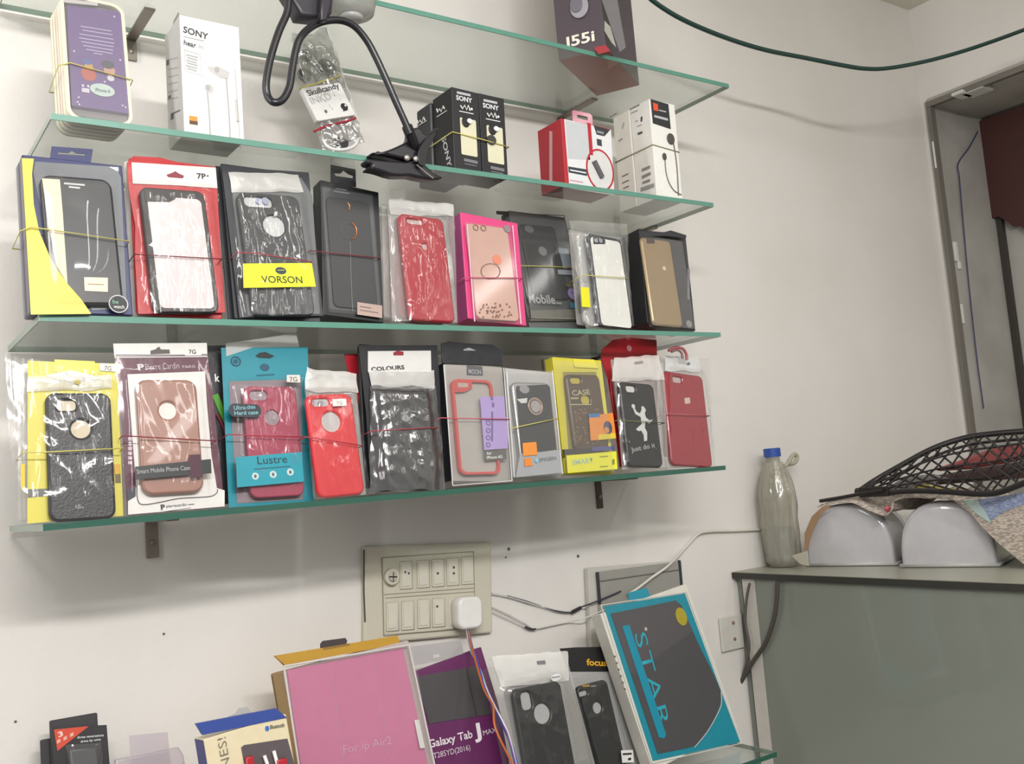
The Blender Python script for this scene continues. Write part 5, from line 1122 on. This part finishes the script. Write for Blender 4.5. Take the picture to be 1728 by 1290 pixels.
# ---- clear plastic package
yb = 1.24
q = ((218, 1242), (283, 1236), ext((283, 1236), (288, 1290), yb), ext((218, 1242), (221, 1290), yb))
it = Item('blister_package', 'pale empty looking clear package between the black package and blue box', 'package', q, ZE, yb, 8, .016)
PALE = clear_mat('pale_blister', '#f2eff2', .05, .15, .35, '#d5cdd3')
it.poly('back_sheet', q, -.0006, .0, PALE)
q2 = ((197, 1283), (300, 1264), ext((300, 1264), (312, 1290), yb), ext((197, 1283), (200, 1290), yb))
it.poly('front_blister', ((196, 1284), (240, 1276), (302, 1262), (310, 1275), ext((310, 1275), (312, 1290), yb), ext((196, 1284), (198, 1310), yb)), .004, .016, PALE, bev=.001)
# ---- blue and cream earphone box
yb = 1.112
q = ((342, 1241), (484, 1213), ext((484, 1213), (497, 1290), yb), ext((342, 1241), (350, 1290), yb))
it = Item('earphone_box', 'blue topped cream box with wireless earphones, left of the pink case', 'box', q, ZE, yb, 6, .034)
it.box('carton', mat('#dccfae', .45), .001)
BL = mat('#344a94', .4)
it.flat('side_panel', [(-.033, .001), (-.001, .001), (-.001, it.H - .001), (-.033, it.H - .001)], 0, .0003, mat('#454a80', .4), frame='l')
it.poly('blue_top', ((331, 1222), (466, 1196), (484, 1212), (343, 1241)), -.006, .0006, BL)
it.flat('hang_hook', [it.loc(p, -.004) for p in ((383, 1213), (400, 1204), (405, 1196), (420, 1194), (427, 1203), (431, 1206), (430, 1210), (386, 1219))], -.010, -.009, clear_mat('hook_film', '#e9e9e9', .1, .15, .4, '#cfcfcf'), holes=[[it.loc(p, -.004) for p in ((390, 1212), (424, 1205), (424, 1208), (390, 1215))]])
it.text('Bluetooth', (456, 1231), (480, 1227), 7, mat('#5c5a56'), .0008, bold=.02); it.disc('blue_symbol', (451, 1230), 4.5, .0004, .0009, mat('#3b6ab8'), ratio=.8)
me = text_mesh('EARPHONES!', -.01); xs = [v.co.x for v in me.vertices]
a = Vector(it.loc((360, 1250), .0006)); zlen = .105; k = zlen / (max(xs) - min(xs))
a2 = a + Vector((.000, -zlen + .0))
xf(me, lambda c: (a.x + .014 - c.y * .014, a.y - (max(xs) - c.x) * k, 0)); it.put(me, .0008); link('side_lettering', me, mat('#6f6a5e'), it.o)
it.poly('window', ((407, 1262), (412, 1258), (485, 1247), ext((485, 1247), (497, 1290), yb), ext((407, 1262), (412, 1290), yb)), .0003, .0008, mat('#5c5357', .3))
for a_, b_ in (((416, 1280), (428, 1276)), ((468, 1284), (484, 1280))): it.poly('red_earbud', (a_, b_, (b_[0] + 6, b_[1] + 40), (a_[0] + 2, a_[1] + 40)), .001, .008, mat('#b3242f', .35), bev=.001)
it.line('white_tips', [(446, 1276), (451, 1290)], .0022, WHITE, .004); it.line('white_tips', [(462, 1268), (468, 1290)], .0022, WHITE, .004)
# ================================================================== things on the wall
def wallmat(): return mat('#d6d2c6', .5, bump=.15)
# ---- switch board
pq = ((614, 925), (829, 913), (832, 1073), (615, 1084))
T_ = .008
class Wall(Item):
    def __init__(s, name, label, cat, quad, y, T):
        P = [PY(p, y) for p in quad]; c = (P[0] + P[1] + P[2] + P[3]) / 4
        u = ((P[1] - P[0]) + (P[2] - P[3])) / 2; ang = math.atan2(u.z, u.x); v = ((P[0] - P[3]) + (P[1] - P[2])) / 2; ang = (ang + math.atan2(v.z, v.x) - math.pi / 2) / 2
        s.W = u.length; s.H = v.length; s.T = T; s.tan = 0
        M = Matrix.Translation(c) @ Matrix.Rotation(-ang, 4, 'Y'); M = M @ Matrix.Translation((0, 0, -s.H / 2))
        s.M = M; s.Mi = M.inverted(); s.o = empty(name, label, cat, None, M)
sw = Wall('switch_board', 'wide dirty cream switch board with two rows of switches on the wall', 'switch board', pq, YW - .010, .009)
CRM = mat('#cfcab9', .5, bump=.15, bscale=300); GRM = mat('#5d5a50', .7); SWM = mat('#d3cfbf', .45)
sw.box('base_plate', CRM, .003)
sw.rr('inner_panel', ((645, 942), (799, 931), (802, 1060), (648, 1072)), 0, .0025, mat('#cdc8b6', .5), r=.003, bev=.0006)
for pts in ([(645, 942), (799, 931), (802, 1060), (648, 1072), (645, 942)], [(648, 1004), (800, 993)], [(650, 1010), (801, 999)]): sw.line('dirt_seam', pts, .0006, mat('#8f8b7d', .7), .0026, smooth=0)
def sw_unit(x, y, w=20, h=46, sk=.0):
    o = sw.rr('switch', ((x, y), (x + w, y - w * .06), (x + w + 1, y + h - w * .06), (x + 1, y + h)), .0026, .0050, SWM, r=.0012, bev=.0005)
    x0 = x + 1; sw.line('seam', [(x, y), (x + w, y - w * .06), (x + w + 1, y + h - w * .06), (x + 1, y + h), (x, y)], .0005, mat('#7d7a6c', .7), .0030, smooth=0, parent=sw.o)
    sw.rr('rocker', ((x + 3, y + 4), (x + w - 3, y + 3), (x + w - 2, y + h - 6), (x + 4, y + h - 4)), .0050, .0062, mat('#d8d4c6', .4), r=.001, bev=.0004, parent=o)
for x, y in ((675, 949), (704, 947), (729, 945), (754, 943), (779, 941)): sw_unit(x, y)
for x, y in ((652, 1018), (678, 1016), (705, 1013), (730, 1011)): sw_unit(x, y, 20, 48)
sw.disc('dimmer_knob', (663, 974), 14, .0026, .0110, mat('#cfcbbb', .45), bev=.001); sw.disc('knob_face', (664, 974), 8, .0110, .0140, mat('#bdb9aa', .45), bev=.001); sw.line('knob_mark', [(657, 974), (670, 974)], .0009, INK, .0142, smooth=0); sw.line('knob_mark', [(664, 966), (664, 982)], .0007, INK, .0142, smooth=0)
for p in ((766, 958), (738, 1024), (766, 968), (739, 968)): sw.disc('socket_hole', p, 2.2, .0063, .0067, mat('#55524a'))
for p in ((684, 966), (690, 968)): sw.disc('indicator_dot', p, 1.8, .0063, .0067, mat('#3c3a34'))
sw.line('grime', [(614, 928), (614, 1000), (616, 1050)], .0012, mat('#4c4a44', .8), .0002, smooth=0)
# ---- white charger plugged in
ch = Wall('wall_charger', 'rounded white charger plugged into the switch board', 'charger', ((764, 1008), (804, 1006), (808, 1060), (766, 1062)), YW - .022, .010)
ch.flat('body', rr_pts(0, ch.H / 2, ch.W, ch.H, .012), -.008, .016, mat('#eceae6', .35), bev=.004, smooth=False)
ch.flat('plug_base', rr_pts(-.004, ch.H / 2, ch.W * .9, ch.H * .96, .010), -.0135, -.0085, mat('#d5d1c6', .4), bev=.001)
o = empty('charger_cable', 'bundle of blue, orange and white thin cables hanging from the charger', 'cable'); base = PY((790, 1062), 1.31); o.location = base
def cable(name, pts, ys, r, m): tube(name, [PY(p, y) - base for p, y in zip(pts, ys)], r, m, o)
yy = [1.30, 1.228, 1.205, 1.168, 1.125, 1.100, 1.085]
cable('blue_strand', [(788, 1062), (796, 1092), (806, 1120), (820, 1170), (843, 1215), (862, 1255), (876, 1300)], yy, .0017, mat('#3c4aa0', .4))
cable('orange_strand', [(789, 1062), (795, 1090), (803, 1118), (817, 1165), (832, 1192), (836, 1230), (866, 1292)], yy, .0015, mat('#b9602c', .4))
cable('white_strand', [(787, 1062), (793, 1095), (810, 1130), (822, 1165), (838, 1198), (858, 1240), (872, 1296)], yy, .0012, mat('#cfcbd6', .4))
cable('purple_strand', [(790, 1062), (798, 1095), (808, 1125), (822, 1172), (840, 1205), (856, 1240), (870, 1292)], yy, .0013, mat('#5a3a78', .4))
# ---- metal socket frame behind the teal box
fr = Wall('socket_frame', 'grey aluminium box frame on the wall behind the teal box', 'frame', ((993, 962), (1152, 945), (1160, 1100), (1002, 1118)), YW - .016, .015)
AL = mat('#aaa8a2', .4, .3)
fr.flat('outer_frame', rr_pts(0, fr.H / 2, fr.W, fr.H, .002), -.014, -.002, mat('#c9c6bd', .5), bev=.001)
fr.poly('panel', ((1007, 966), (1148, 948), (1154, 1100), (1016, 1112)), -.001, .0014, AL)
fr.line('ridge', [(1010, 982), (1148, 962)], .0012, mat('#6a6864', .5), .0016, smooth=0)
fr.line('dark_side', [(1008, 966), (1012, 1020)], .0028, mat('#33343c', .4), .0016, smooth=0); fr.line('dark_side', [(1146, 946), (1151, 1000)], .0028, mat('#2f3340', .4), .0016, smooth=0)
# ---- wires on the wall
wy = YW - .006
o = empty('white_wire', 'white wire running from the bottle corner down behind the teal box', 'wire'); base = PY((1180, 900), wy); o.location = base
tube('wire', [PY(p, y) - base for p, y in (((1284, 894), wy), ((1240, 896), wy), ((1200, 897), wy), ((1180, 901), wy), ((1168, 912), wy), ((1152, 930), wy), ((1128, 955), YW - .024), ((1100, 975), YW - .026), ((1078, 992), YW - .028), ((1060, 1004), YW - .026))], .0024, mat('#d8d5cc', .4), o)
o = empty('joined_wires', 'thin white and black taped wires drooping right of the switch board', 'wire'); base = PY((900, 1010), wy); o.location = base
WW = mat('#d6d4cf', .4); BW = mat('#33344a', .4)
def wr(name, pts, r, m): tube(name, [PY(p, YW - .006 if p[0] < 985 else YW - .022) - base for p in pts], r, m, o)
wr('white_wire', [(830, 1002), (860, 1008), (900, 1020), (940, 1030), (965, 1032), (978, 1026)], .0011, WW)
wr('dark_wire', [(856, 1006), (885, 1014), (915, 1024), (945, 1033), (966, 1034)], .0010, BW)
wr('white_wire', [(829, 1024), (855, 1036), (885, 1052), (902, 1061), (930, 1056), (960, 1050), (985, 1044), (1010, 1034), (1030, 1026)], .0011, WW)
wr('white_wire', [(829, 1032), (860, 1046), (890, 1060), (905, 1064)], .0009, WW)
wr('tape_joint', [(964, 1034), (972, 1030), (980, 1026)], .0030, mat('#222226', .5)); wr('tape_joint', [(886, 1058), (895, 1062), (904, 1062)], .0018, mat('#3a3a3c', .5))
wr('dark_wire', [(978, 1026), (1000, 1018), (1030, 1006), (1048, 998)], .0013, BW)
for p in ((853, 1002), (853, 1010)): pass
# ================================================================== things on the cabinet
def sup(t, n): c = math.cos(t); return math.copysign(abs(c) ** (2 / n), c)
# ---- white lamp covers: loaf shaped domes lying on their flat side
DIR = (PZ((1690, 953), ZK) - PZ((1363, 957), ZK)).normalized()
def dome(label, pL, pR, ptop, length, tilt=0.0):
    L = PZ(pL, ZK); R = L + DIR * (PZ(pR, ZK) - L).dot(DIR); d = (R - L); w = d.length; ang = math.atan2(d.y, d.x)
    mid = (L + R) / 2
    nx = Vector((math.sin(-ang) * -1, -math.cos(ang), 0))
    ux = d.normalized(); uy = Vector((-ux.y, ux.x, 0))
    if uy.x < 0: uy = -uy
    top = on_plane(ptop, mid, uy); h = top.z - ZK
    M = Matrix(((ux.x, uy.x, 0, mid.x), (ux.y, uy.y, 0, mid.y), (0, 0, 1, ZK + .0008), (0, 0, 0, 1)))
    o = empty('lamp_cover', label, 'lamp cover', None, M)
    vs, fs = [], []; n = 30
    prof = [(.0, .965), (.004, .985), (.010, .997), (.020, 1.0), (length * .5, 1.0), (length * .8, .97), (length * .94, .86), (length, .62)]
    ring = lambda s_, y: [(w / 2 * s_ * sup(math.pi * i / n, 2.6), y, .006 + (h - .006) * (1 - (1 - s_) * 1.2) * abs(math.sin(math.pi * i / n)) ** (2 / 2.6)) for i in range(n + 1)]
    rows = [ring(.90, -.0015), *[ring(s_, y) for y, s_ in prof]]
    for r_ in rows: vs += r_
    m = n + 1
    for j in range(len(rows) - 1):
        for i in range(n): fs.append((j * m + i, j * m + i + 1, (j + 1) * m + i + 1, (j + 1) * m + i))
    fs.append(tuple(range(m))[::-1]); fs.append(tuple(len(rows) * m - m + i for i in range(m)))
    link('diffuser', mesh(vs, fs), mat('#b9b7ba', .18, spec=.6, coat=.6), o, True)
    out = [(-w / 2 - .003, -.003), (w / 2 + .003, -.003), (w / 2 + .003, length * .95), (-w / 2 - .003, length * .95)]
    link('base_rim', xf(fill_mesh([out], .003, .001), lambda c: (c.x, c.y, c.z + .003)), mat('#b5b6b4', .35), o)
    return o, M, w, h
d1 = dome('white glossy lamp cover, left of the two on the cabinet', (1363, 957), (1503, 959), (1432, 851), .15)
d2 = dome('white glossy lamp cover, right and larger of the two on the cabinet', (1522, 959), (1694, 952), (1598, 847), .17)
# small white piece between them
mm = PZ((1512, 948), ZK)
# ---- water bottle in a plastic bag
b0 = PY((1322, 942), 1.288); b0.z = ZK
H = PY((1308, 757), b0.y).z - ZK
bo = empty('water_bottle', 'plastic bottle with blue cap wrapped in a clear knotted bag', 'bottle', None, Matrix.Translation((b0.x, b0.y, ZK + .0006)))
body = [(.022, 0), (.027, .006), (.028, .05), (.026, H * .45), (.028, H * .6), (.025, H * .74), (.014, H * .88), (.013, H * .93)]
link('bottle_body', lathe_mesh(body, 24), clear_mat('bottle_plastic', '#e6e6e0', .05, .1, .22, '#b9bab2'), bo, True)
link('water', lathe_mesh([(.021, .003), (.025, .008), (.026, .05), (.025, .075)], 20), clear_mat('bluish_water', '#8d97a6', .04, .1, .45, '#6f7b90'), bo, True)
link('blue_cap', lathe_mesh([(.0165, H * .925), (.0165, H * .995), (.015, H)], 24), mat('#2a4f9f', .4), bo)
# bag: wrinkled skin with a knotted ear
vs, fs = [], []; n = 48; rows = [(.028, .001), (.033, .010), (.034, .05), (.035, .10), (.036, H * .50), (.035, H * .62), (.031, H * .73), (.023, H * .82), (.017, H * .88)]
cm = []
for j in range(len(rows) - 1):
    for k in range(4):
        t = k / 4; cm.append((rows[j][0] * (1 - t) + rows[j + 1][0] * t, rows[j][1] * (1 - t) + rows[j + 1][1] * t))
cm.append(rows[-1])
for j, (r_, z) in enumerate(cm):
    for i in range(n):
        a = 2 * math.pi * i / n; w = 1 + .05 * math.sin(a * 15 + 3 * noise.noise(Vector((z * 14, 0, 0)))) * min(1, j / 6) + .10 * noise.noise(Vector((math.cos(a) * 2, math.sin(a) * 2, z * 20)))
        vs.append((r_ * w * math.cos(a), r_ * w * math.sin(a), z))
for j in range(len(cm) - 1):
    for i in range(n): k = (i + 1) % n; fs.append((j * n + i, j * n + k, (j + 1) * n + k, (j + 1) * n + i))
link('plastic_bag', mesh(vs, fs), clear_mat('bag_film', '#efeee8', .12, .15, .30, '#dad6c4', .8, 34, (1.5, 1.5, .4)), bo, True)
kn = [PY(p, b0.y - .01) - Vector((b0.x, b0.y, ZK + .0006)) for p in ((1305, 795), (1318, 790), (1328, 784), (1333, 776), (1340, 767), (1345, 772), (1341, 781), (1332, 784))]
tube('bag_knot', kn, .0042, mat('#aba794', .4), bo)
# ---- newspaper sheets draped over the lamp covers
def news(name, label, outline, rest):
    pass
def paper_mat(name, kind):
    m = bpy.data.materials.new(name); m.use_nodes = True; nt = m.node_tree; b = nt.nodes['Principled BSDF']; N = nt.nodes.new; L = nt.links.new
    tc = N('ShaderNodeTexCoord'); mp = N('ShaderNodeMapping'); mp.inputs['Scale'].default_value = (80, 150, 800)
    n = N('ShaderNodeTexNoise'); n.inputs['Scale'].default_value = 1.0; n.inputs['Detail'].default_value = 2
    cr = N('ShaderNodeValToRGB'); cr.color_ramp.elements[0].position = .46; cr.color_ramp.elements[1].position = .56
    cr.color_ramp.elements[0].color = lin('#9d9188' if kind == 0 else '#7d8ab0'); cr.color_ramp.elements[1].color = lin('#cfc3b6' if kind == 0 else '#a9b4cc')
    L(tc.outputs['UV'] if 0 else tc.outputs['Object'], mp.inputs[0]); L(mp.outputs[0], n.inputs['Vector']); L(n.outputs['Fac'], cr.inputs[0]); L(cr.outputs[0], b.inputs['Base Color']); b.inputs['Roughness'].default_value = .7
    return m
NP = paper_mat('newsprint', 0); NB = paper_mat('printed_blue', 1)
# the paper is a strip running along y over both covers; its front edge follows these points
y1, w1 = 0, 0
fe = [(1380, 862), (1400, 852), (1435, 849), (1465, 862), (1490, 871), (1502, 866), (1508, 848), (1530, 841), (1570, 842), (1610, 845), (1636, 862), (1660, 890), (1690, 920), (1728, 948), (1752, 962)]
XF = d1[1].translation.x - .012
front = []
for i, p in enumerate(fe):
    t = i / (len(fe) - 1)
    xx = 1.528 + .055 * t
    front.append(PX(p, xx + .004))
front = catmull(front, 10)
depth = .15
def cover_h(x, y):
    z = ZK + .003
    for o_, M_, w_, h_ in (d1, d2):
        q = M_.inverted() @ Vector((x, y, ZK))
        if abs(q.x) < w_ / 2 and -.01 < q.y < .2: z = max(z, ZK + .006 + (h_ - .006) * (1 - abs(2 * q.x / w_) ** 2.6) ** (1 / 2.6) + .0065)
    return z
vs, fs = [], []; nd = 14
for i, p in enumerate(front):
    for j in range(nd + 1):
        t = j / nd
        z = p.z + .004 * math.sin(i * .8 + j) * t + (.006 if t > 0 else 0)
        # to the rear the sheet sags level over the tops
        vs.append((p.x + depth * t, p.y, max(z, cover_h(p.x + depth * t, p.y) + .001, ZK + .006)))
m_ = nd + 1
for i in range(len(front) - 1):
    for j in range(nd): fs.append((i * m_ + j, (i + 1) * m_ + j, (i + 1) * m_ + j + 1, i * m_ + j + 1))
npo = empty('newspaper', 'newspaper sheet draped over both white lamp covers', 'newspaper', None, Matrix.Translation((1.6, 1.05, ZK)))
me = mesh([(v[0] - 1.6, v[1] - 1.05, v[2] - ZK) for v in vs], fs)
o = link('sheet', me, NP, npo, True); md = o.modifiers.new('thick', 'SOLIDIFY'); md.thickness = .0012; md.offset = 1
# front flap hanging on the right side, towards the camera
def flap(name, pts, m, x0, x1, parent, base):
    P = [on_plane(p, Vector((x0, 0, 0)), Vector((1, 0, 0))) for p in pts]
    me = fill_mesh([[(v.y, v.z) for v in P]], .0006); ym = [v.y for v in P]; a, b = max(ym), min(ym)
    xf(me, lambda c: (x0 + (x1 - x0) * (a - c.x) / (a - b) + c.z - base[0], c.x - base[1], c.y - base[2])); return link(name, me, m, parent)
BB = (1.6, 1.05, ZK)
flap('printed_flap', [(1606, 843), (1632, 846), (1700, 836), (1740, 830), (1745, 962), (1728, 948), (1690, 918), (1662, 892), (1640, 866)], NP, 1.575, 1.565, npo, BB)
flap('blue_advert', [(1632, 848), (1660, 842), (1728, 832), (1745, 830), (1745, 846), (1700, 862), (1672, 880), (1655, 868)], NB, 1.573, 1.563, npo, BB)
flap('pale_advert', [(1625, 845), (1650, 843), (1668, 870), (1676, 884), (1650, 868)], mat('#b5c9c6', .6), 1.572, 1.568, npo, BB)
flap('left_flap', [(1358, 938), (1358, 900), (1370, 872), (1388, 855), (1404, 852), (1384, 870), (1370, 900), (1362, 930), (1360, 955)], mat('#a48464', .6), 1.518, 1.518, npo, BB)
flap('edge_flap', [(1336, 938), (1362, 930), (1366, 956), (1350, 952)], mat('#b9b5a6', .6), 1.468, 1.468, npo, BB)
tube('red_print', [PX(p, 1.532) - Vector(BB) for p in ((1496, 858), (1500, 861))], .006, mat('#b5525c', .6), npo, 0)
# ---- black wire mesh rack lying on the papers
ro = empty('wire_rack', 'black wire mesh rack tilted on the newspaper over the lamp covers', 'rack', None, Matrix.Translation((1.65, 1.0, ZK + .13)))
RB_ = Vector((1.65, 1.0, ZK + .13)); RK = mat('#1e1a1c', .4)
up_l = [(1446, 832), (1475, 812), (1520, 786), (1575, 757), (1630, 739), (1690, 731), (1750, 727)]
up_x = [1.58, 1.63, 1.66, 1.69, 1.72, 1.74, 1.76]
lo_l = [(1446, 828), (1480, 834), (1530, 829), (1590, 830), (1650, 834), (1690, 830), (1750, 806)]
lo_x = [1.575, 1.555, 1.545, 1.54, 1.54, 1.54, 1.54]
U = catmull([PX(p, x) - RB_ for p, x in zip(up_l, up_x)], 6); Lw = catmull([PX(p, x) - RB_ for p, x in zip(lo_l, lo_x)], 6)
link('upper_rail', tube_mesh(U, .0055), RK, ro, True); link('lower_rail', tube_mesh(Lw, .0050), RK, ro, True)
link('second_rail', tube_mesh([p + Vector((.006, 0, -.014)) for p in U[9:]], .0026), RK, ro, True)
bars = []
N_ = len(U)
for k in range(0, 15):
    a = U[min(N_ - 1, int(k * N_ / 16))]; b = Lw[min(N_ - 1, int((k + 4.5) * N_ / 16))] if k + 4.5 < 16 else Lw[-1]
    bars.append(tube_mesh([a, (a + b) / 2 + Vector((0, 0, -.004)), b], .0019, False, 6))
    c = U[min(N_ - 1, int((k + 4) * N_ / 16))] if k + 4 < 16 else U[-1]; d = Lw[min(N_ - 1, int(k * N_ / 16))]
    bars.append(tube_mesh([c, (c + d) / 2 + Vector((0, 0, -.004)), d], .0017, False, 6))
for t in (.25, .5, .75):
    bars.append(tube_mesh([U[i] * (1 - t) + Lw[i] * t for i in range(1, N_)], .0019, False, 6))
link('wire_mesh', join_meshes(bars), RK, ro, True)
# tail bar lying on the papers at left
link('tail_bar', tube_mesh([PX(p, 1.54) - RB_ for p in ((1384, 846), (1420, 840), (1452, 834), (1490, 828))], .0034), RK, ro, True)
link('black_plate', box_mesh(-.002, .002, 0, .06, 0, .018, .001), RK, ro).location = PX((1500, 838), 1.545) - RB_
# things lying inside the rack
def lying(name, label, cat, pts, x, th, m, par=None):
    P = [PX(p, x) for p in pts]; c = sum(P, Vector()) / len(P)
    me = fill_mesh([[(v.y - c.y, v.z - c.z) for v in P]], th / 2, th * .2); xf(me, lambda q: (q.z, q.x, q.y))
    o = link(name, me, m); o.location = c; return tag(o, label, cat)
lying('red_package', 'faded red flat package lying in the wire rack', 'package', ((1580, 792), (1620, 778), (1690, 752), (1745, 744), (1745, 772), (1700, 782), (1640, 792), (1590, 795)), 1.77, .03, mat('#a85a58', .5))
lying('brown_package', 'dark brown flat package under the red one in the wire rack', 'package', ((1560, 806), (1620, 796), (1745, 776), (1745, 806), (1660, 812), (1590, 818)), 1.74, .03, mat('#4a3836', .5))
lying('yellow_package', 'yellow flat package at the front of the wire rack', 'package', ((1538, 824), (1560, 818), (1580, 822), (1612, 826), (1608, 834), (1550, 834)), 1.60, .012, mat('#cdb840', .5))
lying('grey_package', 'pale grey crumpled package at the left end of the wire rack', 'package', ((1500, 822), (1530, 806), (1570, 800), (1600, 808), (1560, 820), (1520, 832)), 1.66, .02, mat('#8f8c8c', .5))
# ---- small folded paper against the left cover
# ================================================================== light, world, camera
w = bpy.data.worlds.new('World'); SC.world = w; w.use_nodes = True
w.node_tree.nodes['Background'].inputs[0].default_value = (1.0, .985, .97, 1); w.node_tree.nodes['Background'].inputs[1].default_value = .40
def area(name, loc, target, sx, sy, power, col=(1, .98, .95)):
    l = bpy.data.lights.new(name, 'AREA'); l.shape = 'RECTANGLE'; l.size = sx; l.size_y = sy; l.energy = power; l.color = col
    o = bpy.data.objects.new(name, l); COL.objects.link(o); o.location = loc
    d = Vector(target) - Vector(loc); o.rotation_euler = d.to_track_quat('-Z', 'Y').to_euler(); return o
area('key_tube_light', (.10, -.45, 2.32), (.5, 1.3, 1.5), 1.0, .06, 22)
for k, x in enumerate((.62, 1.25, 1.95)): area('film_streak_light', (x, -1.05, 2.63), (x, -1.02, 0), .07, 2.5, (12, 10, 5)[k])  # unseen strip lights, added so the clear films catch long highlights
area('left_tube_light', (-.55, .85, 2.25), (.4, 1.3, 1.9), .10, 1.0, 5)
cam = bpy.data.cameras.new('camera'); co = bpy.data.objects.new('camera', cam); COL.objects.link(co)
cam.sensor_fit = 'HORIZONTAL'; cam.sensor_width = 36; cam.lens = FPX / 1728 * 36; cam.clip_start = .02
co.matrix_world = Matrix(((RR[0][0], -RR[0][1], -RR[0][2], EYE.x), (RR[1][0], -RR[1][1], -RR[1][2], EYE.y), (RR[2][0], -RR[2][1], -RR[2][2], EYE.z), (0, 0, 0, 1)))
SC.camera = co
SC.view_settings.view_transform = 'Standard'; SC.view_settings.look = 'None'; SC.view_settings.gamma = 1; SC.view_settings.exposure = .15
SC.view_settings.use_curve_mapping = False
SC.cycles.transparent_max_bounces = 24; SC.cycles.max_bounces = 10; SC.cycles.use_denoising = True
SC.cycles.caustics_reflective = False; SC.cycles.sample_clamp_indirect = 4
